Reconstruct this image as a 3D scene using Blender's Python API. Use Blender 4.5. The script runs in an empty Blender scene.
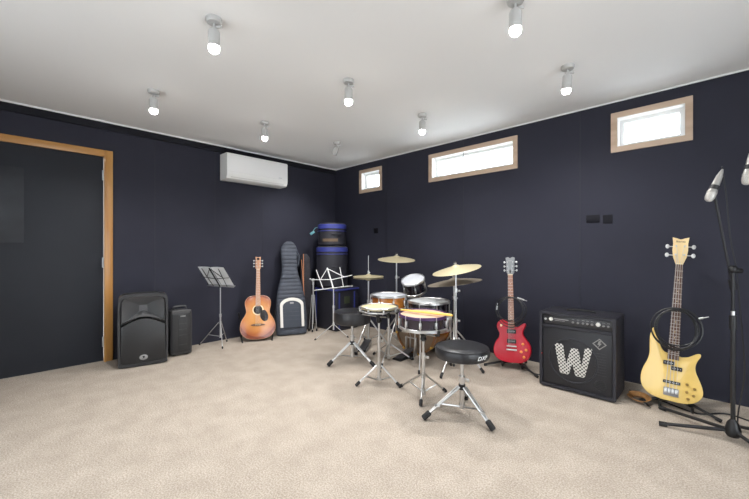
import bpy, bmesh, math, random
from mathutils import Vector, Matrix, Euler

R = math.radians
PI = math.pi
random.seed(7)
SC = bpy.context.scene
COL = SC.collection

# ------------------------------------------------------------------ camera
cd = bpy.data.cameras.new('camera')
cam = bpy.data.objects.new('camera', cd)
COL.objects.link(cam)
cam.location = (0, 0, 1.115)
cam.rotation_euler = (R(90), 0, R(44.1))
cd.sensor_width = 36
cd.lens = 36 * 354 / 749
cd.shift_y = 0.5 / 749
cd.clip_start = 0.05
SC.camera = cam

# ------------------------------------------------------------------ world, exposure
w = bpy.data.worlds.new('daylight')
SC.world = w
w.use_nodes = True
nt = w.node_tree
bg = nt.nodes['Background']
bg.inputs['Color'].default_value = (0.93, 0.97, 1.0, 1)
bg.inputs['Strength'].default_value = 2.6
SC.view_settings.view_transform = 'Standard'
SC.view_settings.look = 'None'
SC.view_settings.gamma = 1
SC.view_settings.use_curve_mapping = False
SC.view_settings.exposure = 0.05
LAMP_W = 12.6          # each lit ceiling spotlight
WIN_W = 33.0           # daylight through each square metre of the high windows
DOOR_FILL_W = 9.0         # fill light through the added glass door behind the photographer


def area(name, loc, rot, sx, sy, power, col=(1, 1, 1), spread=180):
    l = bpy.data.lights.new(name, 'AREA')
    l.shape = 'RECTANGLE'
    l.size, l.size_y = sx, sy
    l.energy = power
    l.color = col
    l.spread = R(spread)
    o = bpy.data.objects.new(name, l)
    o.location = loc
    o.rotation_euler = rot
    COL.objects.link(o)
    return o


XL, XR, YF, YB, HT = -4.408, 1.65, 3.647, -1.13, 2.4      # the room
WINS = [(-3.842, -3.387), (-2.585, -1.478), (-0.665, -0.135)]   # outer edges of the window frames
WZ0, WZ1 = 1.957, 2.297
# daylight falling in through the three high windows and fill light at the added glass doors
for (a, b) in WINS:
    area('window_daylight', ((a + b) / 2, YF + 0.50, 2.20), (R(-90), 0, 0), b - a + .3, .7,
         WIN_W * (b - a), (.9, .96, 1))
area('door_fill_light', (-1.35, YB - .1, 1.1), (R(90), 0, 0), 3.2, 2.1, DOOR_FILL_W, (.97, .985, 1.0))
area('door_fill_light', (XR + .1, 1.2, 1.1), (0, R(90), 0), 2.1, 2.6, 30.0, (.97, .985, 1.0))  # fill light at the added door in the right wall


# ------------------------------------------------------------------ materials
MATS = {}


def M(name, col, rough=.5, metal=0.0, bump=0.0, bscale=200, var=0.0, vscale=8, coat=0, spec=None, emit=0, ecol=None,
      trans=0, alpha=1):
    if name in MATS:
        return MATS[name]
    m = bpy.data.materials.new(name)
    m.use_nodes = True
    t = m.node_tree
    b = t.nodes['Principled BSDF']
    b.inputs['Base Color'].default_value = (*col, 1)
    b.inputs['Roughness'].default_value = rough
    b.inputs['Metallic'].default_value = metal
    if coat:
        b.inputs['Coat Weight'].default_value = coat
        b.inputs['Coat Roughness'].default_value = .08
    if spec is not None:
        b.inputs['Specular IOR Level'].default_value = spec
    if emit:
        b.inputs['Emission Color'].default_value = (*(ecol or col), 1)
        b.inputs['Emission Strength'].default_value = emit
    if trans:
        b.inputs['Transmission Weight'].default_value = trans
    tc = t.nodes.new('ShaderNodeTexCoord')
    if var:
        n = t.nodes.new('ShaderNodeTexNoise')
        n.inputs['Scale'].default_value = vscale
        n.inputs['Detail'].default_value = 4
        t.links.new(tc.outputs['Object'], n.inputs['Vector'])
        r = t.nodes.new('ShaderNodeValToRGB')
        r.color_ramp.elements[0].position = .3
        r.color_ramp.elements[1].position = .7
        r.color_ramp.elements[0].color = (*[c * (1 - var) for c in col], 1)
        r.color_ramp.elements[1].color = (*[min(1, c * (1 + var)) for c in col], 1)
        t.links.new(n.outputs['Fac'], r.inputs['Fac'])
        t.links.new(r.outputs['Color'], b.inputs['Base Color'])
    if bump:
        n = t.nodes.new('ShaderNodeTexNoise')
        n.inputs['Scale'].default_value = bscale
        n.inputs['Detail'].default_value = 3
        t.links.new(tc.outputs['Object'], n.inputs['Vector'])
        bp = t.nodes.new('ShaderNodeBump')
        bp.inputs['Strength'].default_value = bump
        bp.inputs['Distance'].default_value = .004
        t.links.new(n.outputs['Fac'], bp.inputs['Height'])
        t.links.new(bp.outputs['Normal'], b.inputs['Normal'])
    MATS[name] = m
    return m


def wood(name, c0, c1, scale=6, axis=(1, 1, .08), rough=.45, coat=0):
    if name in MATS:
        return MATS[name]
    m = bpy.data.materials.new(name)
    m.use_nodes = True
    t = m.node_tree
    b = t.nodes['Principled BSDF']
    b.inputs['Roughness'].default_value = rough
    b.inputs['Coat Weight'].default_value = coat
    tc = t.nodes.new('ShaderNodeTexCoord')
    mp = t.nodes.new('ShaderNodeMapping')
    mp.inputs['Scale'].default_value = axis
    n = t.nodes.new('ShaderNodeTexNoise')
    n.inputs['Scale'].default_value = scale
    n.inputs['Detail'].default_value = 6
    n.inputs['Distortion'].default_value = .6
    r = t.nodes.new('ShaderNodeValToRGB')
    r.color_ramp.elements[0].position = .35
    r.color_ramp.elements[1].position = .68
    r.color_ramp.elements[0].color = (*c0, 1)
    r.color_ramp.elements[1].color = (*c1, 1)
    t.links.new(tc.outputs['Object'], mp.inputs['Vector'])
    t.links.new(mp.outputs['Vector'], n.inputs['Vector'])
    t.links.new(n.outputs['Fac'], r.inputs['Fac'])
    t.links.new(r.outputs['Color'], b.inputs['Base Color'])
    MATS[name] = m
    return m


def carpet():
    m = M('carpet_pile', (.58, .5, .41), .95, spec=.1)
    t = m.node_tree
    b = t.nodes['Principled BSDF']
    tc = t.nodes.new('ShaderNodeTexCoord')
    a = t.nodes.new('ShaderNodeTexNoise'); a.inputs['Scale'].default_value = 130; a.inputs['Detail'].default_value = 3
    c = t.nodes.new('ShaderNodeTexNoise'); c.inputs['Scale'].default_value = 6.5; c.inputs['Detail'].default_value = 5
    for n in (a, c):
        t.links.new(tc.outputs['Object'], n.inputs['Vector'])
    r1 = t.nodes.new('ShaderNodeValToRGB')
    r1.color_ramp.elements[0].position = .36; r1.color_ramp.elements[1].position = .64
    r1.color_ramp.elements[0].color = (.375, .322, .270, 1); r1.color_ramp.elements[1].color = (.585, .510, .434, 1)
    r2 = t.nodes.new('ShaderNodeValToRGB')
    r2.color_ramp.elements[0].position = .35; r2.color_ramp.elements[1].position = .7
    r2.color_ramp.elements[0].color = (.86, .85, .84, 1); r2.color_ramp.elements[1].color = (1, 1, 1, 1)
    t.links.new(a.outputs['Fac'], r1.inputs['Fac']); t.links.new(c.outputs['Fac'], r2.inputs['Fac'])
    mx = t.nodes.new('ShaderNodeMix'); mx.data_type = 'RGBA'; mx.blend_type = 'MULTIPLY'
    mx.inputs['Factor'].default_value = 1
    t.links.new(r1.outputs['Color'], mx.inputs[6]); t.links.new(r2.outputs['Color'], mx.inputs[7])
    t.links.new(mx.outputs[2], b.inputs['Base Color'])
    bp = t.nodes.new('ShaderNodeBump'); bp.inputs['Strength'].default_value = .45; bp.inputs['Distance'].default_value = .006
    t.links.new(a.outputs['Fac'], bp.inputs['Height']); t.links.new(bp.outputs['Normal'], b.inputs['Normal'])
    return m


def sunburst():
    m = M('sunburst_top', (.6, .25, .07), .22, coat=.5)
    t = m.node_tree
    b = t.nodes['Principled BSDF']
    tc = t.nodes.new('ShaderNodeTexCoord')
    mp = t.nodes.new('ShaderNodeMapping')
    mp.inputs['Location'].default_value = (0, 0, -1.1)
    mp.inputs['Scale'].default_value = (4.4, 0, 4.0)
    g = t.nodes.new('ShaderNodeVectorMath'); g.operation = 'LENGTH'
    r = t.nodes.new('ShaderNodeValToRGB')
    e = r.color_ramp.elements
    e[0].position = .35; e[0].color = (.66, .30, .085, 1)
    e[1].position = 1.12; e[1].color = (.20, .05, .025, 1)
    k = r.color_ramp.elements.new(.72); k.color = (.55, .21, .06, 1)
    k = r.color_ramp.elements.new(.95); k.color = (.38, .11, .04, 1)
    t.links.new(tc.outputs['Object'], mp.inputs['Vector'])
    t.links.new(mp.outputs['Vector'], g.inputs[0])
    t.links.new(g.outputs['Value'], r.inputs['Fac'])
    t.links.new(r.outputs['Color'], b.inputs['Base Color'])
    return m


def perforated(name, metal_col, hole_col, pitch, axes=('X', 'Z')):
    """plate with a staggered grid of round holes"""
    m = M(name, metal_col, .4, .2)
    t = m.node_tree
    b = t.nodes['Principled BSDF']
    tc = t.nodes.new('ShaderNodeTexCoord')
    sp = t.nodes.new('ShaderNodeSeparateXYZ')
    t.links.new(tc.outputs['Object'], sp.inputs[0])

    def mth(op, a, bb=None):
        n = t.nodes.new('ShaderNodeMath'); n.operation = op
        for i, v in enumerate((a, bb)):
            if v is None: continue
            if isinstance(v, (int, float)): n.inputs[i].default_value = v
            else: t.links.new(v, n.inputs[i])
        return n.outputs[0]
    u = mth('DIVIDE', sp.outputs[axes[0]], pitch); v = mth('DIVIDE', sp.outputs[axes[1]], pitch)
    p = mth('ADD', u, v); q = mth('SUBTRACT', u, v)
    fx = mth('SUBTRACT', mth('FRACT', p), .5); fy = mth('SUBTRACT', mth('FRACT', q), .5)
    d = mth('ADD', mth('MULTIPLY', fx, fx), mth('MULTIPLY', fy, fy))
    s = mth('GREATER_THAN', d, .115)
    mx = t.nodes.new('ShaderNodeMix'); mx.data_type = 'RGBA'
    mx.inputs[6].default_value = (*hole_col, 1); mx.inputs[7].default_value = (*metal_col, 1)
    t.links.new(s, mx.inputs['Factor'])
    t.links.new(mx.outputs[2], b.inputs['Base Color'])
    return m


navy = M('navy_wall_paint', (.0248, .0256, .0400), .72, bump=.05, bscale=60, spec=.28, var=.08, vscale=2)
navy_seam = M('navy_seam', (.013, .0135, .023), .6)
door_paint = M('door_paint', (.021, .0235, .031), .55, spec=.28, var=.12, vscale=1.5)
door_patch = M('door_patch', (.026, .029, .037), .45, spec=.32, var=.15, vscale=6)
white_paint = M('white_ceiling_paint', (.83, .83, .83), .85)
white_trim = M('white_trim_paint', (.86, .86, .85), .5)
pine = wood('varnished_pine', (.42, .19, .045), (.60, .33, .10), 9, (1, 1, .06), .4, .3)
pine_h = wood('varnished_pine_head', (.42, .19, .045), (.60, .33, .10), 9, (1, .06, 1), .4, .3)
pale_wood = wood('pale_window_timber', (.50, .36, .26), (.63, .48, .36), 8, (.08, 1, 1), .55)
white_plastic = M('white_plastic', (.88, .88, .87), .25)
grey_plastic = M('grey_plastic', (.5, .5, .5), .4)
lamp_white = M('lamp_white_metal', (.50, .495, .485), .4)
black_plastic = M('black_plastic', (.022, .022, .024), .5, bump=.25, bscale=350)
charcoal_plastic = M('charcoal_plastic', (.045, .045, .048), .5, bump=.2, bscale=350)
horn_plastic = M('horn_plastic', (.13, .13, .135), .35)
deep_black = M('deep_black', (.006, .006, .007), .7)
grille_black = perforated('black_grille', (.030, .030, .032), (.008, .008, .009), .008)
badge_grey = M('badge_grey', (.30, .30, .30), .35, .4)
bright_steel = M('bright_steel', (.80, .80, .80), .4, .6)
chrome = M('chrome', (.62, .62, .62), .3, 1)
dull_chrome = M('dull_chrome', (.56, .56, .56), .42, 1)
steel_dark = M('black_steel', (.02, .02, .022), .4, .3)
rubber = M('black_rubber', (.014, .014, .015), .75)
vinyl = M('black_vinyl', (.018, .018, .021), .36, bump=.15, bscale=250)
brass = M('cymbal_bronze', (.66, .58, .38), .5, .55)
brass_dark = M('ride_bronze', (.40, .34, .27), .48, .6)
cream_head = M('cream_drum_head', (.60, .51, .31), .5)
white_head = M('white_drum_head', (.50, .52, .56), .5)
silver_head = M('silver_drum_head', (.48, .50, .51), .4)
pink_head = M('warm_drum_head', (.62, .43, .30), .5)
tan_head = M('smoky_drum_head', (.17, .115, .075), .35, var=.35, vscale=6)
amber_wood = wood('amber_lacquer', (.20, .06, .012), (.55, .21, .035), 7, (.2, .2, 1.5), .2, .5)
black_shell = M('black_lacquer_shell', (.012, .011, .016), .18, coat=.6)
plum_shell = M('plum_lacquer_shell', (.016, .008, .018), .2, coat=.6)
plum_hoop = M('plum_hoop', (.055, .020, .085), .3)
gold = M('gold_metal', (.85, .58, .12), .28, 1)
hickory = M('yellow_hickory', (.85, .52, .10), .4, var=.1, vscale=20)
paper = M('sheet_music_paper', (.80, .81, .83), .6)
ink = M('ink', (.06, .06, .07), .7)
dark_side = M('guitar_side', (.10, .03, .02), .3, coat=.4)
maple_neck = wood('reddish_neck', (.45, .22, .12), (.58, .31, .18), 12, (1, 1, .1), .4)
light_maple = wood('light_maple', (.74, .55, .28), (.84, .66, .36), 10, (1, 1, .1), .35, .3)
rosewood = wood('rosewood', (.10, .05, .032), (.17, .09, .06), 14, (1, 1, .1), .5)
warm_board = wood('warm_fretboard', (.30, .12, .07), (.42, .19, .11), 14, (1, 1, .1), .5)
fret_metal = M('fret_metal', (.75, .72, .66), .3, 1)
black_guard = M('black_guard', (.02, .016, .016), .25)
red_paint = M('cherry_red_paint', (.50, .005, .024), .32, coat=.15)
headstock_grey = M('headstock_grey', (.22, .23, .24), .3, .3)
cream_plastic = M('cream_plastic', (.80, .66, .42), .4)
orange_knob = M('amber_knob', (.85, .30, .06), .3)
yellow_paint = wood('butter_yellow_finish', (.80, .55, .16), (.90, .66, .24), 5, (1, 1, .12), .25, .5)
slate_cloth = M('slate_bag_cloth', (.052, .060, .080), .7, bump=.25, bscale=300, var=.15, vscale=14)
slate_dark = M('slate_pocket_cloth', (.04, .048, .066), .7, bump=.25, bscale=300)
piping_white = M('pale_piping', (.68, .66, .62), .6)
bag_black = M('black_bag_nylon', (.016, .016, .024), .6, bump=.3, bscale=180)
bag_blue = M('blue_bag_nylon', (.030, .040, .22), .5, bump=.15, bscale=150)
bag_brown = M('brown_label_cloth', (.13, .085, .05), .7)
teal_tag = M('teal_luggage_tag', (.10, .28, .33), .35)
brown_cane = M('copper_brown_cane', (.48, .19, .085), .5)
tolex = M('black_tolex', (.015, .015, .022), .55, bump=.5, bscale=260)
w_metal = perforated('perforated_silver', (.62, .61, .58), (.02, .02, .02), .027)
cable_black = M('black_cable', (.013, .013, .015), .38)
mic_silver = M('satin_silver_microphone', (.45, .44, .42), .35, .6)
mic_mesh = perforated('microphone_mesh', (.58, .56, .53), (.30, .29, .28), .004)
strap_brown = M('brown_leather', (.33, .16, .05), .55, var=.35, vscale=30)
print_white = M('white_print', (.80, .82, .82), .5)
print_grey = M('grey_print', (.30, .29, .29), .5)
lens_on = M('lit_lens', (1, 1, 1), .3, emit=28, ecol=(1, .97, .92))
lens_off = M('unlit_lens', (.35, .35, .35), .3)
led_red = M('red_indicator', (.5, .02, .02), .3)


def glass_mat():
    m = bpy.data.materials.new('window_glass')
    m.use_nodes = True
    t = m.node_tree
    b = t.nodes['Principled BSDF']
    b.inputs['Base Color'].default_value = (.95, .98, 1, 1)
    b.inputs['Roughness'].default_value = .02
    b.inputs['Transmission Weight'].default_value = 1
    b.inputs['IOR'].default_value = 1.05
    return m


glass = glass_mat()


# ------------------------------------------------------------------ mesh helpers
class MB:
    def __init__(s):
        s.bm = bmesh.new()

    def _xf(s, verts, mtx):
        if mtx is not None:
            bmesh.ops.transform(s.bm, matrix=mtx, verts=verts)

    def box(s, c, size, bev=0.0, rot=None, seg=2, mtx=None):
        r = bmesh.ops.create_cube(s.bm, size=1)
        vs = r['verts']
        m = Matrix.Translation(c) @ ((Euler(rot).to_matrix().to_4x4()) if rot else Matrix.Identity(4)) @ Matrix.Diagonal((*size, 1))
        if mtx is not None:
            m = mtx @ m
        bmesh.ops.transform(s.bm, matrix=m, verts=vs)
        if bev:
            es = list({e for v in vs for e in v.link_edges})
            bmesh.ops.bevel(s.bm, geom=es, offset=bev, segments=seg, affect='EDGES', profile=.5)
        return s

    def rings(s, rings, cap0=True, cap1=True, closed=True):
        """skin a list of equal-length vertex rings"""
        vr = [[s.bm.verts.new(p) for p in r] for r in rings]
        n = len(vr[0])
        for a, b in zip(vr, vr[1:]):
            for i in range(n if closed else n - 1):
                j = (i + 1) % n
                try:
                    s.bm.faces.new((a[i], a[j], b[j], b[i]))
                except ValueError:
                    pass
        if cap0: s.bm.faces.new(vr[0][::-1])
        if cap1: s.bm.faces.new(vr[-1])
        return s

    def cyl(s, a, b, r, r2=None, n=16):
        a, b = Vector(a), Vector(b)
        return s.tube([a, b], [r, r if r2 is None else r2], n)

    def tube(s, pts, r, n=8, closed=False):
        pts = [Vector(p) for p in pts]
        k = len(pts)
        rr = r if isinstance(r, (list, tuple)) else [r] * k
        tang = []
        for i in range(k):
            a = pts[i - 1] if (i or closed) else pts[i]
            b = pts[(i + 1) % k] if (i < k - 1 or closed) else pts[i]
            tang.append((b - a).normalized())
        up = Vector((0, 0, 1)) if abs(tang[0].z) < .9 else Vector((1, 0, 0))
        nrm = tang[0].cross(up).normalized()
        rg = []
        for i in range(k):
            t = tang[i]
            nrm = (nrm - t * nrm.dot(t)).normalized()
            bi = t.cross(nrm)
            rg.append([pts[i] + (nrm * math.cos(2 * PI * j / n) + bi * math.sin(2 * PI * j / n)) * rr[i] for j in range(n)])
        if closed:
            rg.append(rg[0])
            s.rings(rg, False, False)
            bmesh.ops.remove_doubles(s.bm, verts=s.bm.verts[:], dist=1e-6)
        else:
            s.rings(rg)
        return s

    def lathe(s, prof, n=32, mtx=None, cap=True):
        rg = []
        for (r, z) in prof:
            ring = [Vector((max(r, 1e-5) * math.cos(2 * PI * j / n), max(r, 1e-5) * math.sin(2 * PI * j / n), z)) for j in range(n)]
            if mtx is not None:
                ring = [mtx @ p for p in ring]
            rg.append(ring)
        return s.rings(rg, cap, cap)

    def slab(s, out, y0, y1, rnd=0.0, seg=3, mtx=None, k1=None):
        """outline in (x, z) extruded from y0 to y1 with rounded rims; k1 scales the outline at y1"""
        n = len(out)
        ar = sum(out[i][0] * out[(i + 1) % n][1] - out[(i + 1) % n][0] * out[i][1] for i in range(n))
        sg = 1 if ar > 0 else -1
        nr = []
        for i in range(n):
            ax, az = out[i - 1]; bx, bz = out[(i + 1) % n]
            dx, dz = bx - ax, bz - az
            l = math.hypot(dx, dz) or 1
            nr.append((-dz / l * sg, dx / l * sg))          # inward
        cx = sum(p[0] for p in out) / n; cz = sum(p[1] for p in out) / n

        def ring(ins, y):
            q = (y - y0) / (y1 - y0)
            k = 1 if k1 is None else 1 + (k1 - 1) * q
            r = [Vector((cx + (x + a * ins - cx) * k, y, cz + (z + b * ins - cz) * k)) for (x, z), (a, b) in zip(out, nr)]
            return [mtx @ p for p in r] if mtx is not None else r
        rg = []
        d = 1 if y1 > y0 else -1
        if rnd:
            for i in range(seg + 1):
                t = i / seg * PI / 2
                rg.append(ring(rnd * (1 - math.sin(t)), y0 + d * rnd * (1 - math.cos(t))))
            for i in range(seg + 1):
                t = i / seg * PI / 2
                rg.append(ring(rnd * (1 - math.cos(t)), y1 - d * rnd * (1 - math.sin(t))))
        else:
            rg = [ring(0, y0), ring(0, y1)]
        return s.rings(rg)

    def frame(s, outer, inner, y0, y1):
        """ring-shaped plate between two outlines of equal length in (x, z)"""
        V = lambda o, y: [Vector((x, y, z)) for x, z in o]
        return s.rings([V(inner, y1), V(inner, y0), V(outer, y0), V(outer, y1), V(inner, y1)], False, False)

    def ball(s, c, r, sc=(1, 1, 1), u=16, v=10, mtx=None):
        m = Matrix.Translation(c) @ Matrix.Diagonal((*sc, 1))
        if mtx is not None: m = mtx @ m
        bmesh.ops.create_uvsphere(s.bm, u_segments=u, v_segments=v, radius=r, matrix=m)
        return s

    def torus(s, c, R0, r, n=32, k=8, mtx=None):
        pts = [Vector((c[0] + R0 * math.cos(2 * PI * i / n), c[1] + R0 * math.sin(2 * PI * i / n), c[2])) for i in range(n)]
        if mtx is not None: pts = [mtx @ p for p in pts]
        return s.tube(pts, r, k, closed=True)

    def obj(s, name, mat, parent=None, sharp=38, label=None):
        bm = s.bm
        bmesh.ops.remove_doubles(bm, verts=bm.verts[:], dist=1e-6)
        bmesh.ops.recalc_face_normals(bm, faces=bm.faces[:])
        for f in bm.faces: f.smooth = True
        for e in bm.edges:
            if len(e.link_faces) == 2 and e.calc_face_angle(0) > R(sharp): e.smooth = False
        me = bpy.data.meshes.new(name)
        bm.to_mesh(me)
        bm.free()
        me.materials.append(mat)
        o = bpy.data.objects.new(name, me)
        COL.objects.link(o)
        if parent is not None: o.parent = parent
        if label: o['label'] = label
        return o


def thing(name, label, cat, loc=(0, 0, 0), rot=0, group=None):
    o = bpy.data.objects.new(name, None)
    o.empty_display_size = .1
    COL.objects.link(o)
    o.location = loc
    o.rotation_euler = rot if isinstance(rot, tuple) else (0, 0, rot)
    return tag(o, label, cat, group)


def tag(o, label, cat, group=None):
    o['label'] = label
    o['category'] = cat
    if group: o['group'] = group
    return o


def struct(o):
    o['kind'] = 'structure'
    return o


def copy_tree(o, parent=None):
    c = o.copy()
    COL.objects.link(c)
    if parent is not None:
        c.parent = parent
        c.matrix_parent_inverse = o.matrix_parent_inverse
    for ch in list(o.children):
        copy_tree(ch, c)
    return c


def text(name, body, size, mat, parent, loc, rot, depth=.0008, label=None, sx=1, shear=0):
    cu = bpy.data.curves.new(name, 'FONT')
    cu.body = body
    cu.size = size
    cu.extrude = depth
    cu.align_x = 'CENTER'
    cu.align_y = 'CENTER'
    cu.shear = shear
    t = bpy.data.objects.new('txt', cu)
    COL.objects.link(t)
    dg = bpy.context.evaluated_depsgraph_get()
    me = bpy.data.meshes.new_from_object(t.evaluated_get(dg))
    bpy.data.objects.remove(t)
    me.name = name
    me.materials.clear()
    me.materials.append(mat)
    o = bpy.data.objects.new(name, me)
    COL.objects.link(o)
    o.parent = parent
    o.location = loc
    o.rotation_euler = rot
    o.scale = (sx, 1, 1)
    if label: o['label'] = label
    return o


def smooth(pts, n=6):
    """closed Catmull-Rom through 2D points"""
    k = len(pts)
    out = []
    for i in range(k):
        p0, p1, p2, p3 = pts[i - 1], pts[i], pts[(i + 1) % k], pts[(i + 2) % k]
        for j in range(n):
            t = j / n
            out.append(tuple(.5 * (2 * p1[q] + (p2[q] - p0[q]) * t + (2 * p0[q] - 5 * p1[q] + 4 * p2[q] - p3[q]) * t * t
                                   + (3 * p1[q] - p0[q] - 3 * p2[q] + p3[q]) * t ** 3) for q in range(2)))
    return out


def smooth3(pts, n=6):
    """open Catmull-Rom through 3D points"""
    P = [Vector(p) for p in pts]
    P = [P[0] * 2 - P[1]] + P + [P[-1] * 2 - P[-2]]
    out = []
    for i in range(1, len(P) - 2):
        p0, p1, p2, p3 = P[i - 1:i + 3]
        for j in range(n):
            t = j / n
            out.append(.5 * (2 * p1 + (p2 - p0) * t + (2 * p0 - 5 * p1 + 4 * p2 - p3) * t * t + (3 * p1 - p0 - 3 * p2 + p3) * t ** 3))
    out.append(P[-2])
    return out


def rrect(w, h, r, cz=0, cx=0, n=5):
    o = []
    for (sx, sz, a0) in ((1, -1, -90), (1, 1, 0), (-1, 1, 90), (-1, -1, 180)):
        for i in range(n + 1):
            a = R(a0 + 90 * i / n)
            o.append((cx + sx * (w / 2 - r) + r * math.cos(a), cz + sz * (h / 2 - r) + r * math.sin(a)))
    return o


def ell(a, b, cx=0, cz=0, n=32):
    return [(cx + a * math.cos(2 * PI * i / n), cz + b * math.sin(2 * PI * i / n)) for i in range(n)]


def rx(a): return Matrix.Rotation(a, 4, 'X')
def ry(a): return Matrix.Rotation(a, 4, 'Y')
def rz(a): return Matrix.Rotation(a, 4, 'Z')
def tr(x, y, z): return Matrix.Translation((x, y, z))


# ================================================================== the room
struct(MB().box(((XL + XR) / 2, (YF + YB) / 2, -.05), (XR - XL + .4, YF - YB + .4, .1)).obj('floor', carpet()))
struct(MB().box(((XL + XR) / 2, (YF + YB) / 2, HT + .05), (XR - XL + .4, YF - YB + .4, .1)).obj('ceiling', white_paint))

# left wall with the door opening
DY0, DY1, DZ = -.245, .664, 2.045
wl = MB()
wl.box((XL - .06, (DY1 + YF) / 2 + .06, HT / 2), (.12, YF - DY1 + .12, HT))
wl.box((XL - .06, (DY0 + YB) / 2 - .06, HT / 2), (.12, DY0 - YB + .12, HT))
wl.box((XL - .06, (DY0 + DY1) / 2, (HT + DZ) / 2), (.12, DY1 - DY0, HT - DZ))
struct(wl.obj('wall_left', navy))
# far wall with three window openings (outline of the opening inside each timber frame)
wf = MB()
edges = [XL]
for a, b in WINS: edges += [a + .03, b - .03]
edges.append(XR)
for i in range(0, len(edges), 2):
    wf.box(((edges[i] + edges[i + 1]) / 2, YF + .06, HT / 2), (edges[i + 1] - edges[i], .12, HT))
for a, b in WINS:
    wf.box(((a + b) / 2, YF + .06, (WZ0 + .03) / 2), (b - a - .06, .12, WZ0 + .03))
    wf.box(((a + b) / 2, YF + .06, (HT + WZ1 - .03) / 2), (b - a - .06, .12, HT - WZ1 + .03))
struct(wf.obj('wall_far', navy))
# walls behind the photographer, each with an opening for an added glass door
GX0, GX1, GZ = -3.0, .30, 2.15
wr = MB()
wr.box(((GX1 + XR) / 2 + .06, YB - .06, HT / 2), (XR - GX1 + .12, .12, HT))
wr.box(((GX0 + XL) / 2 - .06, YB - .06, HT / 2), (GX0 - XL + .12, .12, HT))
wr.box(((GX0 + GX1) / 2, YB - .06, (HT + GZ) / 2), (GX1 - GX0, .12, HT - GZ))
struct(wr.obj('wall_back', navy))
GY0, GY1 = -.15, 2.55
wr = MB()
wr.box((XR + .06, (GY1 + YF) / 2, HT / 2), (.12, YF - GY1, HT))
wr.box((XR + .06, (GY0 + YB) / 2, HT / 2), (.12, GY0 - YB, HT))
wr.box((XR + .06, (GY0 + GY1) / 2, (HT + GZ) / 2), (.12, GY1 - GY0, HT - GZ))
struct(wr.obj('wall_right', navy))

# seams between the wall boards
ti = 1
for y in (1.107, 1.75, 2.385):
    struct(MB().box((XL + .0008, y, HT / 2 - .03), (.0016, .006, HT - .06)).obj('trim_%d' % ti, navy_seam)); ti += 1
for x in (-3.307, -2.107, -.907, .293):
    z1 = HT - .02
    struct(MB().box((x, YF - .0008, z1 / 2), (.006, .0016, z1)).obj('trim_%d' % ti, navy_seam)); ti += 1
# batten coloured darker for the shade under the ceiling, and white strip along the top of the walls
struct(MB().box((XL + .012, (YF + YB) / 2, HT - .05), (.024, YF - YB, .07), .002).obj('trim_%d' % ti, M('batten_shade_navy', (.009, .0095, .015), .7, spec=.25))); ti += 1
struct(MB().box((XL + .014, (YF + YB) / 2, HT - .0075), (.028, YF - YB, .015)).obj('trim_%d' % ti, white_trim)); ti += 1
struct(MB().box(((XL + XR) / 2, YF - .005, HT - .005), (XR - XL, .010, .010)).obj('trim_%d' % ti, white_trim)); ti += 1

# timber door frame, navy door leaf, hinges
fr = struct(MB().box((XL - .03, DY1 + .0005, DZ / 2), (.13, .012, DZ)).obj('door_1', pine))
fr['label'] = 'varnished pine frame around the navy door'
FW = .066
MB().box((XL + .009, DY1 + FW / 2, (DZ + FW) / 2), (.022, FW, DZ + FW), .003).obj('architrave', pine, fr)
MB().box((XL + .009, DY0 - FW / 2, (DZ + FW) / 2), (.022, FW, DZ + FW), .003).obj('architrave', pine, fr)
MB().box((XL + .009, (DY0 + DY1) / 2, DZ + FW / 2 + .0005), (.021, DY1 - DY0 - .001, FW - .001), .003).obj('architrave', pine_h, fr)
leaf = MB().box((XL - .016, (DY0 + DY1) / 2, DZ / 2 + .003), (.036, DY1 - DY0 - .02, DZ - .012), .002).obj('door_leaf', door_paint, fr)
MB().box((XL + .0025, -.12, 1.51), (.002, .42, .66), .0005).obj('paler_rectangle', door_patch, leaf)  # thin rectangle slightly paler than the door paint
for z in (1.86, .99, .20):
    hg = MB()
    hg.cyl((XL + .006, DY1 - .012, z - .05), (XL + .006, DY1 - .012, z + .05), .007, n=10)
    hg.box((XL + .003, DY1 - .008, z), (.003, .024, .095))
    hg.obj('hinge', dull_chrome, fr)

# high windows with pale timber frames, white sashes and glass
for i, (a, b) in enumerate(WINS):
    o = rrect(b - a, WZ1 - WZ0, .002, (WZ0 + WZ1) / 2, (a + b) / 2, 1)
    n_ = rrect(b - a - .09, WZ1 - WZ0 - .09, .002, (WZ0 + WZ1) / 2, (a + b) / 2, 1)
    wn = MB().frame(o, n_, YF - .014, YF + .012).obj('window_%d' % (i + 1), pale_wood)
    struct(wn)
    wn['label'] = ['small square high window nearest the corner', 'long high window in the middle of the far wall',
                   'high window nearest the right edge of the photo'][i]
    l0 = rrect(b - a - .089, WZ1 - WZ0 - .089, .002, (WZ0 + WZ1) / 2, (a + b) / 2, 1)
    l1 = rrect(b - a - .105, WZ1 - WZ0 - .105, .002, (WZ0 + WZ1) / 2, (a + b) / 2, 1)
    MB().frame(l0, l1, YF - .006, YF + .115).obj('window_liner', white_trim, wn)
    s0 = l1
    s1 = rrect(b - a - .165, WZ1 - WZ0 - .165, .002, (WZ0 + WZ1) / 2, (a + b) / 2, 1)
    MB().frame(s0, s1, YF + .075, YF + .11).obj('sash', white_trim, wn)
    MB().box(((a + b) / 2, YF + .092, (WZ0 + WZ1) / 2), (b - a - .165, .004, WZ1 - WZ0 - .165)).obj('window_pane', glass, wn)

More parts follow.
